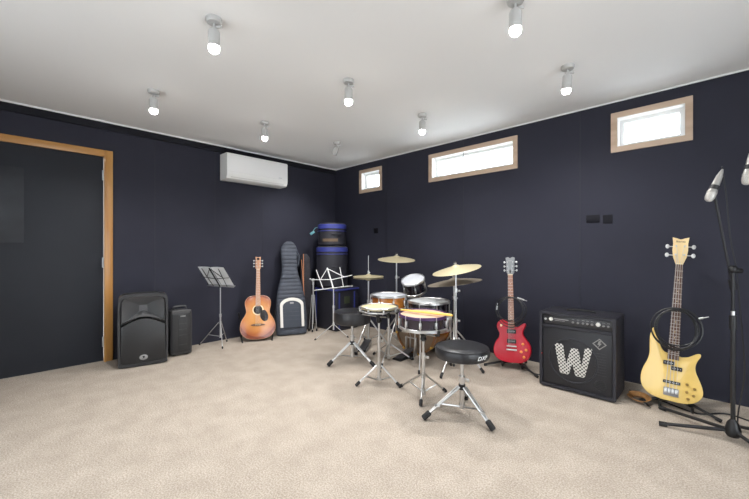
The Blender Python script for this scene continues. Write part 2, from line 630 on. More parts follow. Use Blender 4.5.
# unseen glass sliding doors, added behind the photographer to let in fill light
gd = MB()
for x in (GX0 + .03, (GX0 + GX1) / 2, GX1 - .03): gd.box((x, YB - .06, GZ / 2), (.06, .05, GZ))
for z in (.03, GZ - .03): gd.box(((GX0 + GX1) / 2, YB - .06, z), (GX1 - GX0, .05, .06))
gdo = struct(gd.obj('added_door_2', white_trim))
MB().box(((GX0 + GX1) / 2, YB - .06, GZ / 2), (GX1 - GX0 - .1, .006, GZ - .1)).obj('added_door_pane', glass, gdo)

gd = MB()
for y in (GY0 + .03, (GY0 + GY1) / 2, GY1 - .03): gd.box((XR + .06, y, GZ / 2), (.05, .06, GZ))
for z in (.03, GZ - .03): gd.box((XR + .06, (GY0 + GY1) / 2, z), (.05, GY1 - GY0, .06))
gdo = struct(gd.obj('added_door_3', white_trim))  # second added door, carries the side fill light
MB().box((XR + .06, (GY0 + GY1) / 2, GZ / 2), (.006, GY1 - GY0 - .1, GZ - .1)).obj('added_door_pane', glass, gdo)

# blank plates on the far wall
for nm, x, z, wd, hh_, lb in (('wall_plate', -.803, 1.395, .105, .068, 'dark wall plate on the navy wall above the amplifier, left of the pair'),
                              ('wall_plate', -.690, 1.385, .07, .075, 'dark wall plate on the navy wall above the amplifier, right of the pair'),
                              ('wall_plate', -3.50, 1.39, .075, .075, 'small dark wall plate below the smallest window')):
    p = MB().box((x, YF - .004, z), (wd, .008, hh_), .002).obj(nm, navy_seam)
    p.data.materials[0] = M('plate_black', (.008, .008, .013), .65, spec=.2)
    tag(p, lb, 'wall plate')

# ================================================================== ceiling spotlights
def spotlight(name, label, x, y, lit=True, tilt=(0, 0), recessed=False, group='white ceiling spotlights'):
    t = thing(name, label, 'spotlight', (x, y, HT), 0, group)
    MB().lathe([(.043, 0), (.043, -.014), (.037, -.024), (.012, -.027)], 28).obj('canopy', lamp_white, t)
    a = MB()
    a.cyl((0, 0, -.025), (0, 0, -.058), .007, n=10)
    a.box((0, 0, -.058), (.026, .020, .022), .004)
    k = a.obj('arm', lamp_white, t)
    MB().cyl((.010, .010, -.045), (.030, .030, -.045), .008, n=12).obj('knob', lamp_white, k)
    m = tr(0, 0, -.060) @ Euler((tilt[0], tilt[1], 0)).to_matrix().to_4x4()
    h = MB().lathe([(.010, 0), (.026, -.004), (.031, -.014), (.031, -.094), (.028, -.094), (.028, -.088), (.002, -.086)], 28, m).obj('lamp_head', lamp_white, t)
    if recessed:
        MB().lathe([(.027, -.0870), (.026, -.089), (.002, -.090)], 24, m).obj('lens', lens_on, h)
    else:
        MB().lathe([(.026, -.0865), (.0285, -.094), (.0295, -.106), (.027, -.118), (.018, -.127), (.002, -.130)], 24, m).obj('lens', lens_on if lit else lens_off, h)
    if lit:
        l = bpy.data.lights.new('lamp_light', 'SPOT')
        l.energy = LAMP_W * (5.5 if recessed else 4)
        l.spot_size = R(95 if recessed else 154)
        l.spot_blend = 1.0
        l.shadow_soft_size = .018
        l.color = (1, .985, .96)
        o = bpy.data.objects.new('lamp_light', l)
        COL.objects.link(o)
        o.parent = t
        o.matrix_local = m @ tr(0, 0, -.098 if recessed else -.14)
    return t


spotlight('ceiling_spotlight', 'white ceiling spotlight second nearest the camera, high in the left half of the photo', -2.012, .793)
spotlight('ceiling_spotlight', 'white ceiling spotlight at the top edge of the photo, nearest the camera', -.742, 1.80)
spotlight('ceiling_spotlight', 'leftmost white ceiling spotlight, above the wall just right of the door', -3.265, .81)
spotlight('ceiling_spotlight', 'white ceiling spotlight in the middle of the ceiling, above the drum bags', -2.005, 1.787)
spotlight('ceiling_spotlight', 'white ceiling spotlight left of the rightmost window, rightmost of all', -.752, 2.715, tilt=(R(10), R(8)))
spotlight('ceiling_spotlight', 'white ceiling spotlight in front of the air conditioner', -3.265, 1.785)
spotlight('ceiling_spotlight', 'white ceiling spotlight between small window and long window', -2.01, 2.725)
spotlight('ceiling_spotlight', 'white ceiling spotlight nearest the far corner, its bright end turned away towards the left wall', -3.255, 2.714, True, (R(3), R(34)), True)

# ================================================================== air conditioner
t = thing('air_conditioner', 'white wall-mounted air conditioner high on the left wall', 'air conditioner', (XL + .024, 2.213, 1.968), R(90))
prof = [(0, 0), (-.145, 0), (-.178, .012), (-.196, .045), (-.200, .075), (-.200, .295), (-.188, .312), (0, .316)]
b = MB(); b.rings([[Vector((x, p[0], p[1])) for p in prof] for x in (-.412, -.405, .405, .412)])
b.obj('casing', white_plastic, t)
MB().box((0, -.2015, .188), (.80, .004, .20), .0015).obj('front_panel', M('glossy_white_panel', (.89, .89, .89), .12), t)
MB().box((0, -.170, .020), (.72, .05, .006), .002, rot=(R(-28), 0, 0)).obj('air_flap', M('flap_white', (.70, .70, .69), .4), t)
MB().box((0, -.1, .3165), (.74, .14, .002)).obj('intake_grille', grey_plastic, t)
MB().box((.30, -.2038, .103), (.05, .001, .010)).obj('display', M('display_grey', (.6, .62, .63), .3), t)

# ================================================================== loudspeakers by the door
t = thing('loudspeaker', 'large black loudspeaker with horn and round badge, standing beside the door frame', 'loudspeaker', (-3.955, .898, 0), R(78.5))
SX, SZ = 1.09, 1.035
out = smooth([(-.165, .012), (0, .006), (.165, .012), (.182, .05), (.187, .2), (.187, .45), (.184, .60), (.168, .655), (.10, .672),
              (0, .676), (-.10, .672), (-.168, .655), (-.184, .60), (-.187, .45), (-.187, .2), (-.182, .05)], 4)
out = [(x * SX, z * SZ) for x, z in out]
MB().slab(out, .165, .40, .03, k1=.84).obj('cabinet', black_plastic, t)
inn = [(x * .90, .04 + (z - .04) * .955 if z > .3 else .03 + (z) * .9) for x, z in out]
MB().frame(out, inn, 0, .17).obj('front_rim', black_plastic, t)
arch = [(-.166, .03), (.166, .03)] + [(.166 - .332 * i / 16, .375 + .065 * math.sin(PI * i / 16)) for i in range(17)]
arch = [(x * SX, z * SZ) for x, z in arch]
MB().slab(arch, .006, .160, .006).obj('grille', grille_black, t)
mouth = [(.160 - .32 * i / 12, .395 + .065 * math.sin(PI * i / 12)) for i in range(13)] + [(-.158, .60), (-.14, .632), (-.07, .645), (0, .648), (.07, .645), (.14, .632), (.158, .60)]
mouth = [(x * SX, z * SZ) for x, z in mouth]
thr = []
for x, z in mouth:
    thr.append((max(-.035, min(.035, x * .35)), .535 + max(-.03, min(.035, (z - .52) * .5))))
hb = MB(); hb.rings([[Vector((x, .008, z)) for x, z in mouth], [Vector((x * .90, .045, .53 + (z - .53) * .86)) for x, z in mouth],
                     [Vector((x, .160, z)) for x, z in thr]], False, True)
hb.obj('horn', horn_plastic, t)
for s in (-1, 1):
    pt = MB()
    pt.tube([(s * (.065 + .11 * i / 8), .004, .414 + .055 * math.sin(PI * (.5 + .31 * (.06 + .1 * i / 8) / .1))) for i in range(9)], .008, 8)
    pt.obj('port_slot', deep_black, t)
bd = MB().slab(ell(.034, .025, 0, .085), .001, .008, .002).obj('badge', badge_grey, t, label='round grey badge')
bk = MB()
bk.slab(smooth([(-.012, .072), (-.004, .082), (-.010, .094), (.002, .100), (.012, .094), (.006, .086), (.014, .074), (.004, .080)], 3), -.0005, .002)
bk.obj('emblem', deep_black, bd)
for s in (-1, 1): MB().box((s * .10, .18, .006), (.05, .2, .012), .004).obj('rubber_foot', rubber, t)

t = thing('loudspeaker', 'small black loudspeaker with top handle, standing right of the large loudspeaker', 'loudspeaker', (-4.055, 1.263, 0), R(84))
out = smooth([(-.09, .012), (0, .008), (.09, .012), (.103, .03), (.106, .12), (.106, .38), (.102, .455), (.088, .482), (0, .490), (-.088, .482), (-.102, .455), (-.106, .38), (-.106, .12), (-.103, .03)], 4)
MB().slab(out, 0, .25, .022, k1=.9).obj('cabinet', charcoal_plastic, t)
gp = [(x * .84, .245 + (z - .245) * .86) for x, z in out]
MB().slab(gp, -.006, .01, .004).obj('grille', grille_black, t)
MB().box((.012, -.0065, .235), (.085, .006, .34), .002).obj('control_strip', black_plastic, t)
for z in (.34, .28, .22, .12): MB().box((.012, -.0105, z), (.075, .004, .005)).obj('rib', charcoal_plastic, t)
MB().box((.012, -.011, .418), (.05, .003, .012), .001).obj('badge', badge_grey, t)
MB().tube(smooth3([(-.06, .09, .478), (-.055, .09, .505), (-.03, .09, .512), (.03, .09, .512), (.055, .09, .505), (.06, .09, .478)], 4), .011, 10).obj('handle', charcoal_plastic, t)
for s in (-1, 1): MB().box((s * .06, .12, .007), (.03, .16, .014), .003).obj('rubber_foot', rubber, t)


# ================================================================== stands
def tripod(t, base, feet, ztop, zbr, rl=.0075, leg_mat=chrome, rf=.012, foot_len=.035, brace=True, z_tip=.012, double=False):
    """legs from a collar at height ztop; each foot given as an (x, y) offset from the base"""
    for fx, fy in feet:
        d = Vector((fx, fy, 0)).normalized()
        top = Vector((0, 0, ztop)) + d * .022
        tip = Vector((fx, fy, z_tip))
        lb = MB()
        ax = (tip - top).normalized()
        if double:
            sd = Vector((-d.y, d.x, 0)) * .012
            lb.tube([top + sd, tip + sd * .5], rl * .75, 8); lb.tube([top - sd, tip - sd * .5], rl * .75, 8)
            mid = top.lerp(tip, .62)
            lb.box(mid, (.03, .03, .012), .003, rot=(0, 0, math.atan2(d.y, d.x)))
        else:
            lb.tube([top, tip], rl, 10)
        lg = lb.obj('leg', leg_mat, t)
        fb = MB()
        a0 = tip - ax * foot_len
        a1 = tip + ax * .006
        fb.tube([a0, a0 + ax * .006, tip, a1], [rf * .7, rf, rf, rf * .75], 10)
        fb.obj('rubber_foot', rubber, lg)
        if brace:
            m = top.lerp(tip, .55)
            MB().tube([Vector((0, 0, zbr)) + d * .018, m], rl * .7, 8).obj('brace', leg_mat, lg)


def wire_stand(name, label, loc, rot, zlip, width, height, tilt, mat, feet, wire=.004, skew=0, roll=0, hub=.27):
    """folding wire music stand; local -y is the reading side"""
    t = thing(name, label, 'music stand', loc, rot)
    MB().cyl((0, 0, min(.10, hub - .07)), (0, 0, .36), .010, n=12).obj('lower_pole', mat, t)
    MB().cyl((0, 0, .34), (0, 0, zlip + .02), .0065, n=12).obj('upper_pole', mat, t)
    MB().cyl((0, 0, .335), (0, 0, .37), .014, n=12).obj('collar', mat, t)
    MB().cyl((0, 0, hub - .015), (0, 0, hub + .015), .014, n=12).obj('leg_collar', mat, t)
    if hub > .2: MB().cyl((0, 0, .095), (0, 0, .125), .013, n=12).obj('brace_collar', mat, t)
    feet = [tuple((rz(-rot) @ Vector((x, y, 0))).xy) for x, y in feet]
    tripod(t, None, feet, hub, .11, .005, mat, .009, .02, hub > .2, .009)
    D = tr(0, 0, zlip) @ ry(roll) @ rx(-tilt)
    w2, h = width / 2, height
    q = lambda x, z, y=0: D @ Vector((x, y, z))
    dk = t
    MB().tube([q(0, -.01, .006), q(skew, h, .006)], wire * 1.8, 8).obj('centre_bar', mat, dk)
    for s in (-1, 1):
        MB().tube([q(s * w2 * .52, .0, .002), q(s * w2 * .62 + skew * .8, h * .96, .002)], wire, 8).obj('side_bar', mat, dk)
        MB().tube([q(skew, h * .97, .004), q(s * w2 * .62, h * .48, .004), q(s * w2 * 1.05, h * .52, .004)], wire, 8).obj('upper_arm', mat, dk)
        MB().tube([q(0, h * .42, .004), q(s * w2 * .62, h * .48, .004)], wire, 8).obj('lower_arm', mat, dk)
    MB().box((0, -.012, 0), (width, .035, .006), .002, mtx=D).obj('lip', mat, dk)
    return t, D


# stand by the left wall, seen from behind, with two sheets of music on it
t, D = wire_stand('music_stand', 'wire music stand holding grey sheets of music, by the left wall beside the acoustic guitar',
                  (-4.165, 1.715, 0), R(199), .69, .43, .27, R(34), dull_chrome,
                  [(.161, -.043), (-.19, -.165), (-.115, .125)], .004)
for c in t.children:
    if c.name.split('.')[0] in ('centre_bar', 'side_bar', 'upper_arm', 'lower_arm'):
        c.data.materials.clear(); c.data.materials.append(steel_dark)
SM = t.matrix_basis.copy()
SM = tr(-4.165, 1.715, 0) @ rz(R(199)) @ D
for i, s in enumerate((1, -1)):
    sh = MB()
    rg = []
    for k in range(9):
        u = k / 8
        x0 = s * (.004 + .200 * u)
        rg.append([Vector((x0, -.020 - .010 * math.sin(PI * u), .006)), Vector((x0, -.014 - .006 * math.sin(PI * u), .27)),
                   Vector((x0, -.0128 - .006 * math.sin(PI * u), .27)), Vector((x0, -.0188 - .010 * math.sin(PI * u), .006))])
    sh.rings(rg)
    o = sh.obj('sheet_music', paper)
    o.matrix_world = SM
    tag(o, ['grey sheet of music on the left half of the wall-side music stand', 'grey sheet of music on the right half of the wall-side music stand'][i], 'sheet music', 'sheets on the music stand')
    st = MB()
    for r in range(7):
        for l in range(3):
            st.box((s * .097, -.0125, .035 + r * .033 + l * .005), (.15, .0006, .0008))

# silver stand in front of the drum bags
wire_stand('music_stand', 'empty silver wire music stand in front of the blue drum bags', (-3.70, 3.028, 0), R(52), (.60), .52, .30, R(22),
           bright_steel, [(.132, -.40), (.330, -.032), (-.18, .17)], .0058, skew=-.055, roll=R(-6), hub=.115)

# folded hardware stand right of the bag
t = thing('cymbal_stand', 'folded silver stand standing upright between the gig bag and drum bags', 'stand', (-3.985, 2.905, 0), R(20))
MB().cyl((0, 0, .10), (0, 0, .70), .010, n=12).obj('pole', dull_chrome, t)
k = MB(); k.ball((0, 0, .70), .024); k.cyl((0, 0, .64), (0, 0, .68), .017, n=12); k.obj('clutch', dull_chrome, t)
MB().cyl((-.02, 0, .70), (-.055, 0, .72), .010, n=10).obj('wing_nut', dull_chrome, t)
for dx, dy in ((-.06, -.015), (.035, .03), (.02, -.05)):
    lg = MB().tube([(dx * .3, dy * .3, .50), (dx, dy, .012)], .0065, 8).obj('leg', dull_chrome, t)
    MB().cyl((dx, dy, 0), (dx, dy, .035), .011, n=10).obj('rubber_foot', rubber, lg)


# ================================================================== guitars
def tuner(parent, x, z, side, y, mat, r=.010, post=True, yl=.014):
    b = MB()
    b.cyl((x, y, z), (x, y - .012, z), .004, n=10)
    b.cyl((x, y + yl, z), (x + side * .024, y + yl, z), .003, n=8)
    b.ball((x + side * .031, y + yl, z), r, (.9, .45, 1.15), 12, 8)
    b.obj('tuner', mat, parent)


def neck_set(t, z0, z1, w0, w1, yf, neck_mat, board_mat, nfret, scale, bridge_z, board_z0, dots=True, heel=0.03):
    """neck and fretboard from z0 (body) to z1 (nut); board starts at board_z0 on the body"""
    nb = MB()
    rg = []
    for k in range(9):
        u = k / 8
        z = z0 + (z1 - z0) * u
        hw = (w0 + (w1 - w0) * u) / 2
        dp = .020 + .008 * (1 - u) ** 3
        rg.append([Vector((hw * math.cos(a), yf + .006 + dp * math.sin(a), z)) for a in [PI * j / 10 for j in range(11)]])
    nb.rings(rg)
    neck = nb.obj('neck', neck_mat, t)
    wb = w0 + (w0 - w1) * (z0 - board_z0) / (z1 - z0)
    fb = MB().rings([[Vector((-hw, yf + .006, z)), Vector((-hw * .96, yf, z)), Vector((hw * .96, yf, z)), Vector((hw, yf + .006, z))]
                     for hw, z in ((wb / 2, board_z0), (w1 / 2, z1))]).obj('fretboard', board_mat, t)
    for i in range(1, nfret + 1):
        z = z1 - scale * (1 - 2 ** (-i / 12))
        if z < board_z0 + .003: break
        hw = (w1 + (w0 - w1) * (z1 - z) / (z1 - z0)) / 2
        MB().cyl((-hw, yf, z), (hw, yf, z), .0013, n=6).obj('fret', fret_metal, fb)
        if dots and i in (3, 5, 7, 9, 12, 15, 17, 19):
            zz = z + scale * (2 ** (-(i - 1) / 12) - 2 ** (-i / 12)) * .5
            MB().slab(ell(.0035, .0035, 0, zz, 12), yf - .0006, yf + .001).obj('inlay_dot', cream_plastic, fb)
    MB().box((0, yf + .001, z1 + .003), (w1, .010, .006), .001).obj('nut', cream_plastic, t)
    return neck


def strings(t, n, spread0, z0, y0, spread1, z1, y1, posts, r=.0007, mat=None):
    for i in range(n):
        u = i / (n - 1) - .5
        px, pz, py = posts[i]
        MB().tube([(u * spread0, y0, z0), (u * spread1, y1, z1), (px, py, pz)], r * (1.5 - i / n), 5).obj('string', mat or dull_chrome, t)


# --- acoustic guitar against the left wall
t = thing('acoustic_guitar', 'sunburst acoustic guitar with black pickguard, leaning against the left wall', 'guitar', (-4.055, 2.125, .018), (R(-14.0), R(0.6), R(64)))
half = [(.0, .0), (.075, .004), (.145, .028), (.195, .085), (.207, .155), (.190, .225), (.155, .285), (.138, .325), (.142, .37), (.152, .42), (.148, .47), (.118, .512), (.07, .53)]
pts = half + [(0, .532)] + [(-x, z) for x, z in half[::-1][:-1]]
out = smooth(pts, 4)
MB().slab(out, -.045, .058, .004).obj('body_sides', dark_side, t)
MB().slab([(x * .985, .266 + (z - .266) * .985) for x, z in out], -.047, -.043, .0015).obj('soundboard', sunburst(), t)
bdg = MB(); bdg.tube([Vector((x * .995, -.0455, .266 + (z - .266) * .995)) for x, z in out], .0025, 6, closed=True); bdg.obj('binding', maple_neck, t)
MB().slab(ell(.051, .051, 0, .355, 40), -.0478, -.0465).obj('soundhole', deep_black, t)
ro = MB(); ro.frame(ell(.066, .066, 0, .355, 40), ell(.053, .053, 0, .355, 40), -.0481, -.0465); ro.obj('rosette', cream_plastic, t)
pg = smooth([(.050, .345), (.080, .350), (.105, .325), (.122, .275), (.110, .225), (.068, .215), (.034, .250), (.022, .297)], 5)
MB().slab(pg, -.0484, -.046, .0008).obj('pickguard', black_guard, t)
br = MB().slab(smooth([(-.085, .172), (-.05, .163), (0, .158), (.05, .163), (.085, .172), (.06, .182), (.03, .186), (-.03, .186), (-.06, .182)], 4), -.055, -.046, .002).obj('bridge', rosewood, t)
MB().box((0, -.056, .178), (.075, .004, .003)).obj('saddle', cream_plastic, br)
for i in range(6): MB().ball((-.025 + .010 * i, -.056, .167), .003, u=8, v=6).obj('bridge_pin', cream_plastic, br)
neck_set(t, .53, .862, .056, .044, -.056, maple_neck, maple_neck, 20, .645, .178, .40, False)
hs = MB().slab([(-.022, .866), (.022, .866), (.034, .885), (.031, 1.01), (.033, 1.03), (0, 1.022), (-.033, 1.03), (-.031, 1.01), (-.034, .885)], -.052, -.037, .002).obj('headstock', maple_neck, t)
post = []
for i in range(3):
    for s in (-1, 1): tuner(hs, s * .022, .905 + i * .037, s, -.052, dull_chrome, .009)
for i in range(6):
    s = -1 if i < 3 else 1
    post.append((s * .019, .905 + (i if i < 3 else 5 - i) * .037, -.058))
strings(t, 6, .052, .178, -.0585, .036, .866, -.0585, post)
MB().slab(rrect(.03, .028, .004, 1.0), -.0528, -.051).obj('headstock_plate', black_guard, hs)

# low folding stand behind the acoustic guitar
t = thing('guitar_stand', 'black folding stand cradling the acoustic guitar', 'guitar stand', (-4.155, 2.168, 0), R(64))
for s in (-1, 1):
    a = MB()
    a.tube(smooth3([(s * .19, .07, 0.012), (s * .185, .045, .16), (s * .21, -.005, .30), (s * .215, -.03, .345)], 5), .010, 8)
    lg = a.obj('side_frame', steel_dark, t)
    MB().tube([(s * .19, .07, .010), (s * .17, -.17, .010)], .009, 8).obj('floor_bar', steel_dark, lg)
MB().tube([(-.188, .058, .10), (.188, .058, .10)], .008, 8).obj('cross_bar', steel_dark, t)

# --- red electric guitar
rot_red = (R(-10.0), R(-2.6), R(14))
t = thing('electric_guitar', 'cherry red single-cutaway electric guitar on a black stand against the far wall', 'guitar', (-1.372, 3.262, .066), rot_red)
ol = [(0, 0), (.08, .006), (.135, .038), (.166, .10), (.163, .16), (.134, .212), (.107, .25), (.102, .285), (.116, .318), (.128, .350), (.112, .365), (.080, .345), (.052, .328), (.030, .335),
      (-.028, .375), (-.055, .392), (-.09, .388), (-.122, .365), (-.134, .33), (-.126, .295), (-.110, .26), (-.120, .22), (-.148, .18), (-.166, .12), (-.157, .06), (-.118, .02), (-.06, .003)]
out = smooth(ol, 5)
MB().slab(out, -.024, .024, .008).obj('body', red_paint, t)
for z in (.285, .195):
    p = MB().box((0, -.027, z), (.082, .010, .038), .004).obj('pickup', black_plastic, t)
    for i in range(6): MB().cyl((-.026 + i * .0104, -.030, z), (-.026 + i * .0104, -.0335, z), .003, n=8).obj('pole_piece', dull_chrome, p)
MB().box((0, -.031, .150), (.088, .014, .012), .003).obj('bridge', dull_chrome, t)
MB().box((0, -.032, .118), (.092, .016, .014), .004).obj('tailpiece', chrome, t)
for x, z in ((.098, .175), (.125, .125), (.082, .105), (.105, .060)):
    MB().lathe([(.013, 0), (.013, .004), (.0105, .012), (.009, .014), (.001, .0145)], 16, tr(x, -.0235, z) @ rx(R(90))).obj('control_knob', orange_knob, t)
MB().slab(ell(.011, .011, -.092, .335, 16), -.026, -.023).obj('switch_plate', cream_plastic, t)
neck_set(t, .36, .815, .054, .043, -.036, maple_neck, warm_board, 22, .628, .15, .312, True)
hs = MB().slab([(-.0215, .819), (.0215, .819), (.036, .845), (.038, .95), (.042, .985), (.02, .992), (0, .980), (-.02, .992), (-.042, .985), (-.038, .95), (-.036, .845)], -.031, -.017, .002).obj('headstock', headstock_grey, t)
for i in range(3):
    for s in (-1, 1): tuner(hs, s * .025, .862 + i * .040, s, -.031, dull_chrome, .010)
MB().slab([(-.006, .832), (.006, .832), (.011, .85), (0, .872), (-.011, .85)], -.0322, -.030).obj('truss_cover', black_plastic, hs)
MB().box((0, -.0315, .955), (.034, .001, .010)).obj('headstock_mark', badge_grey, hs)
post = [((-1 if i < 3 else 1) * .023, .862 + (i if i < 3 else 5 - i) * .040, -.038) for i in range(6)]
strings(t, 6, .052, .150, -.0395, .035, .819, -.0385, post)
MB().cyl((0, 0, 0), (0, 0, -.008), .006, n=10).obj('strap_button', chrome, t)

def guitar_stand(label, loc, rot, cw, cz, cdep, feet, yoke_z, group=None):
    """local -y is the front; cradle arms at height cz reaching forward"""
    t = thing('guitar_stand', label, 'guitar stand', loc, rot)
    MB().cyl((0, .0, .05), (0, .035, yoke_z), .011, n=12).obj('pole', steel_dark, t)
    for s in (-1, 1):
        c = MB().tube(smooth3([(0, 0, cz + .02), (s * cw * .6, -.012, cz - .002), (s * cw, -.03, cz - .012), (s * cw, -.03 - cdep * .6, cz - .018), (s * cw, -.03 - cdep, cz - .008), (s * cw, -.032 - cdep, cz + .022)], 5), .009, 8).obj('cradle_arm', steel_dark, t)
    for fx, fy in feet:
        d = Vector((fx, fy, 0)).normalized()
        lg = MB().tube(smooth3([(d.x * .01, d.y * .01, .085), (fx * .45, fy * .45, .05), (fx, fy, .016)], 4), .010, 8).obj('leg', steel_dark, t)
        MB().tube([(fx * .93, fy * .93, .018), (fx, fy, .015), (fx + d.x * .01, fy + d.y * .01, .0125)], .0125, 8).obj('rubber_foot', rubber, lg)
    return t


a = -R(14)
def unrot(v, th): return tuple((rz(-th) @ Vector((v[0], v[1], 0))).xy)
guitar_stand('black tripod stand under the red electric guitar', (-1.385, 3.335, 0), R(14), .085, .055, .10,
             [unrot((-.222, -.150), R(14)), unrot((.255, -.135), R(14)), unrot((.03, .20), R(14))], .42)

# --- yellow bass guitar
rot_bass = (R(-12.3), R(3.0), R(4))
BL = (-.238, 3.225, .058)
t = thing('bass_guitar', 'yellow four-string bass guitar on a black stand at the right end of the far wall', 'guitar', BL, rot_bass)
ol = [(0, 0), (.075, .004), (.132, .030), (.163, .080), (.160, .13), (.142, .18), (.124, .225), (.119, .262), (.127, .30), (.143, .335), (.140, .354), (.120, .350), (.082, .322), (.05, .312), (.034, .314),
      (-.034, .325), (-.062, .345), (-.084, .395), (-.096, .445), (-.106, .480), (-.124, .486), (-.137, .43), (-.136, .36), (-.134, .30), (-.143, .25), (-.164, .19), (-.174, .13), (-.165, .07), (-.130, .025), (-.07, .003)]
out = smooth(ol, 5)
MB().slab(out, -.021, .021, .005).obj('body', yellow_paint, t)
for x, z in ((-.022, .258), (.022, .226)):
    p = MB().box((x, -.025, z), (.060, .014, .028), .004).obj('pickup', black_plastic, t)
    for i in range(4): MB().cyl((x - .020 + i * .0135, -.031, z), (x - .020 + i * .0135, -.0335, z), .003, n=8).obj('pole_piece', dull_chrome, p)
p = MB().box((0, -.025, .128), (.094, .014, .020), .004).obj('pickup', black_plastic, t)
for i in range(8): MB().cyl((-.035 + i * .010, -.031, .128), (-.035 + i * .010, -.0335, .128), .003, n=8).obj('pole_piece', dull_chrome, p)
bp = MB().box((0, -.024, .062), (.082, .008, .055), .003).obj('bridge', M('grey_bridge_metal', (.30, .30, .31), .4, .8), t)
for i in range(4): MB().box((-.0285 + i * .019, -.032, .068), (.014, .010, .030), .002).obj('bridge_saddle', chrome, bp)
for x, z in ((.082, .135), (.120, .115), (.082, .085), (.118, .070), (.090, .042)):
    MB().lathe([(.0085, 0), (.0085, .012), (.007, .014), (.001, .0145)], 14, tr(x, -.0205, z) @ rx(R(90))).obj('control_knob', M('aged_brass', (.30, .19, .06), .4, .6), t)
neck_set(t, .34, .968, .062, .042, -.036, light_maple, rosewood, 24, .864, .07, .285, True)
hs = MB().slab([(-.021, .972), (.021, .972), (.027, .990), (.038, 1.025), (.044, 1.075), (.042, 1.125), (.047, 1.172), (.025, 1.166), (0, 1.156), (-.025, 1.166), (-.047, 1.172), (-.042, 1.125), (-.044, 1.075), (-.038, 1.025), (-.027, .990)], -.030, -.016, .002).obj('headstock', light_maple, t)
for s, z in ((-1, 1.040), (-1, 1.105), (1, 1.040), (1, 1.105)):
    b = MB()
    b.cyl((s * .024, -.030, z), (s * .024, -.044, z), .006, n=12)
    b.cyl((s * .024, -.012, z), (s * .062, -.012, z), .004, n=8)
    b.slab(ell(.012, .017, s * .074, z, 16), -.016, -.008, .003)
    b.obj('tuner', dull_chrome, hs)
text('headstock_logo', 'Ibanez', .021, deep_black, hs, (0, -.0305, 1.140), (R(90), 0, 0), label='small dark lettering')
post = [((-1 if i < 2 else 1) * .022, (1.040, 1.105, 1.105, 1.040)[i], -.040) for i in range(4)]
strings(t, 4, .057, .075, -.0405, .034, .972, -.0385, post, .0013)
guitar_stand('black tripod stand under the yellow bass guitar', (-.215, 3.305, 0), R(4), .085, .040, .11,
             [(-.195, -.075), (.215, -.125), (.03, .22)], .42)


# coiled leads hung over the guitar necks
def coil(name, label, c, mtx, Rx, Rz, loops, r, seed, ends, group):
    rnd = random.Random(seed)
    pts = []
    n = 26
    for l in range(loops):
        a, b, ox, oz = Rx * rnd.uniform(.78, 1.10), Rz * rnd.uniform(.80, 1.10), rnd.uniform(-.018, .018), rnd.uniform(-.020, .008)
        for i in range(n):
            th = PI / 2 + 2 * PI * i / n
            bow = .030 * (1 - math.sin(th)) * .5
            # the loops pass in front of the neck below and behind it at the top
            y = (-.020 - .006 * l) if math.sin(th) < .75 else (-.012 - .006 * l)
            pts.append((ox + a * math.cos(th), y - bow * .3 + rnd.uniform(-.002, .002), oz - b + b * math.sin(th)))
    p = MB().tube(smooth3(pts[::1], 2), r, 6)
    o = p.obj(name, cable_black)
    o.matrix_world = mtx @ tr(*c)
    tag(o, label, 'cable', group)
    for e in ends:
        q = MB()
        q.tube([Vector(e[0]), Vector(e[1])], .007, 10)
        d = (Vector(e[1]) - Vector(e[0])).normalized()
        q.tube([Vector(e[1]), Vector(e[1]) + d * .028], .0032, 8)
        q.obj('jack_plug', chrome, o, label='silver jack plug')
    return o


def mt(loc, rot): return tr(*loc) @ Euler(rot).to_matrix().to_4x4()


coil('guitar_lead', 'black lead coiled around the neck of the red electric guitar', (.005, -.042, .60), mt((-1.372, 3.262, .066), rot_red), .125, .13, 4, .0042, 3,
     [((.06, -.03, -.002), (.118, -.035, -.022)), ((-.126, -.03, -.12), (-.122, -.03, -.085))], 'coiled black leads')
coil('guitar_lead', 'black lead coiled around the neck of the yellow bass guitar', (.010, -.046, .640), mt(BL, rot_bass), .125, .135, 6, .0048, 5,
     [((.108, -.035, -.05), (.132, -.036, -.040))], 'coiled black leads')

# ================================================================== gig bag
GB = mt((-4.03, 2.60, 0), (R(-13), R(0), R(70)))
t = thing('gig_bag', 'tall dark slate padded gig bag with pale arch piping, leaning beside the acoustic guitar', 'guitar bag', (-4.02, 2.585, .004), (R(-12.5), 0, R(66)))
keys = [(0, .165, .055), (.02, .182, .068), (.10, .190, .075), (.30, .186, .075), (.45, .176, .073), (.55, .162, .070), (.66, .138, .066), (.76, .112, .062), (.86, .096, .056), (.95, .096, .052),
        (1.05, .104, .048), (1.13, .104, .046), (1.19, .088, .042), (1.235, .06, .034), (1.255, .028, .022)]
def gbw(z):
    for a, b in zip(keys, keys[1:]):
        if z <= b[0]:
            u = (z - a[0]) / (b[0] - a[0]); u = u * u * (3 - 2 * u) if False else u
            return a[1] + (b[1] - a[1]) * u, a[2] + (b[2] - a[2]) * u
    return keys[-1][1:]
rg = []
nz = 150
for k in range(nz + 1):
    z = 1.255 * k / nz
    hw, hd = gbw(z)
    puff = .012 * abs(math.sin(PI * z / .052)) ** .6 - .008 if z > .36 else 0
    ring = []
    for j in range(28):
        a = 2 * PI * j / 28
        c, s_ = math.cos(a), math.sin(a)
        e = .55
        x = math.copysign(abs(c) ** e, c) * hw * 1.08
        y = math.copysign(abs(s_) ** e, s_) * hd
        if y < 0: y -= puff
        ring.append(Vector((x, y, z)))
    rg.append(ring)
MB().rings(rg).obj('bag_body', slate_cloth, t, sharp=60)
def arc_out(w2, zb, zt, n=14):
    r = w2
    return [(w2, zb)] + [(w2 * math.cos(PI * i / n), zt - w2 * .62 + w2 * .62 * math.sin(PI * i / n)) for i in range(n + 1)] + [(-w2, zb)]
pk = arc_out(.135, .085, .455)
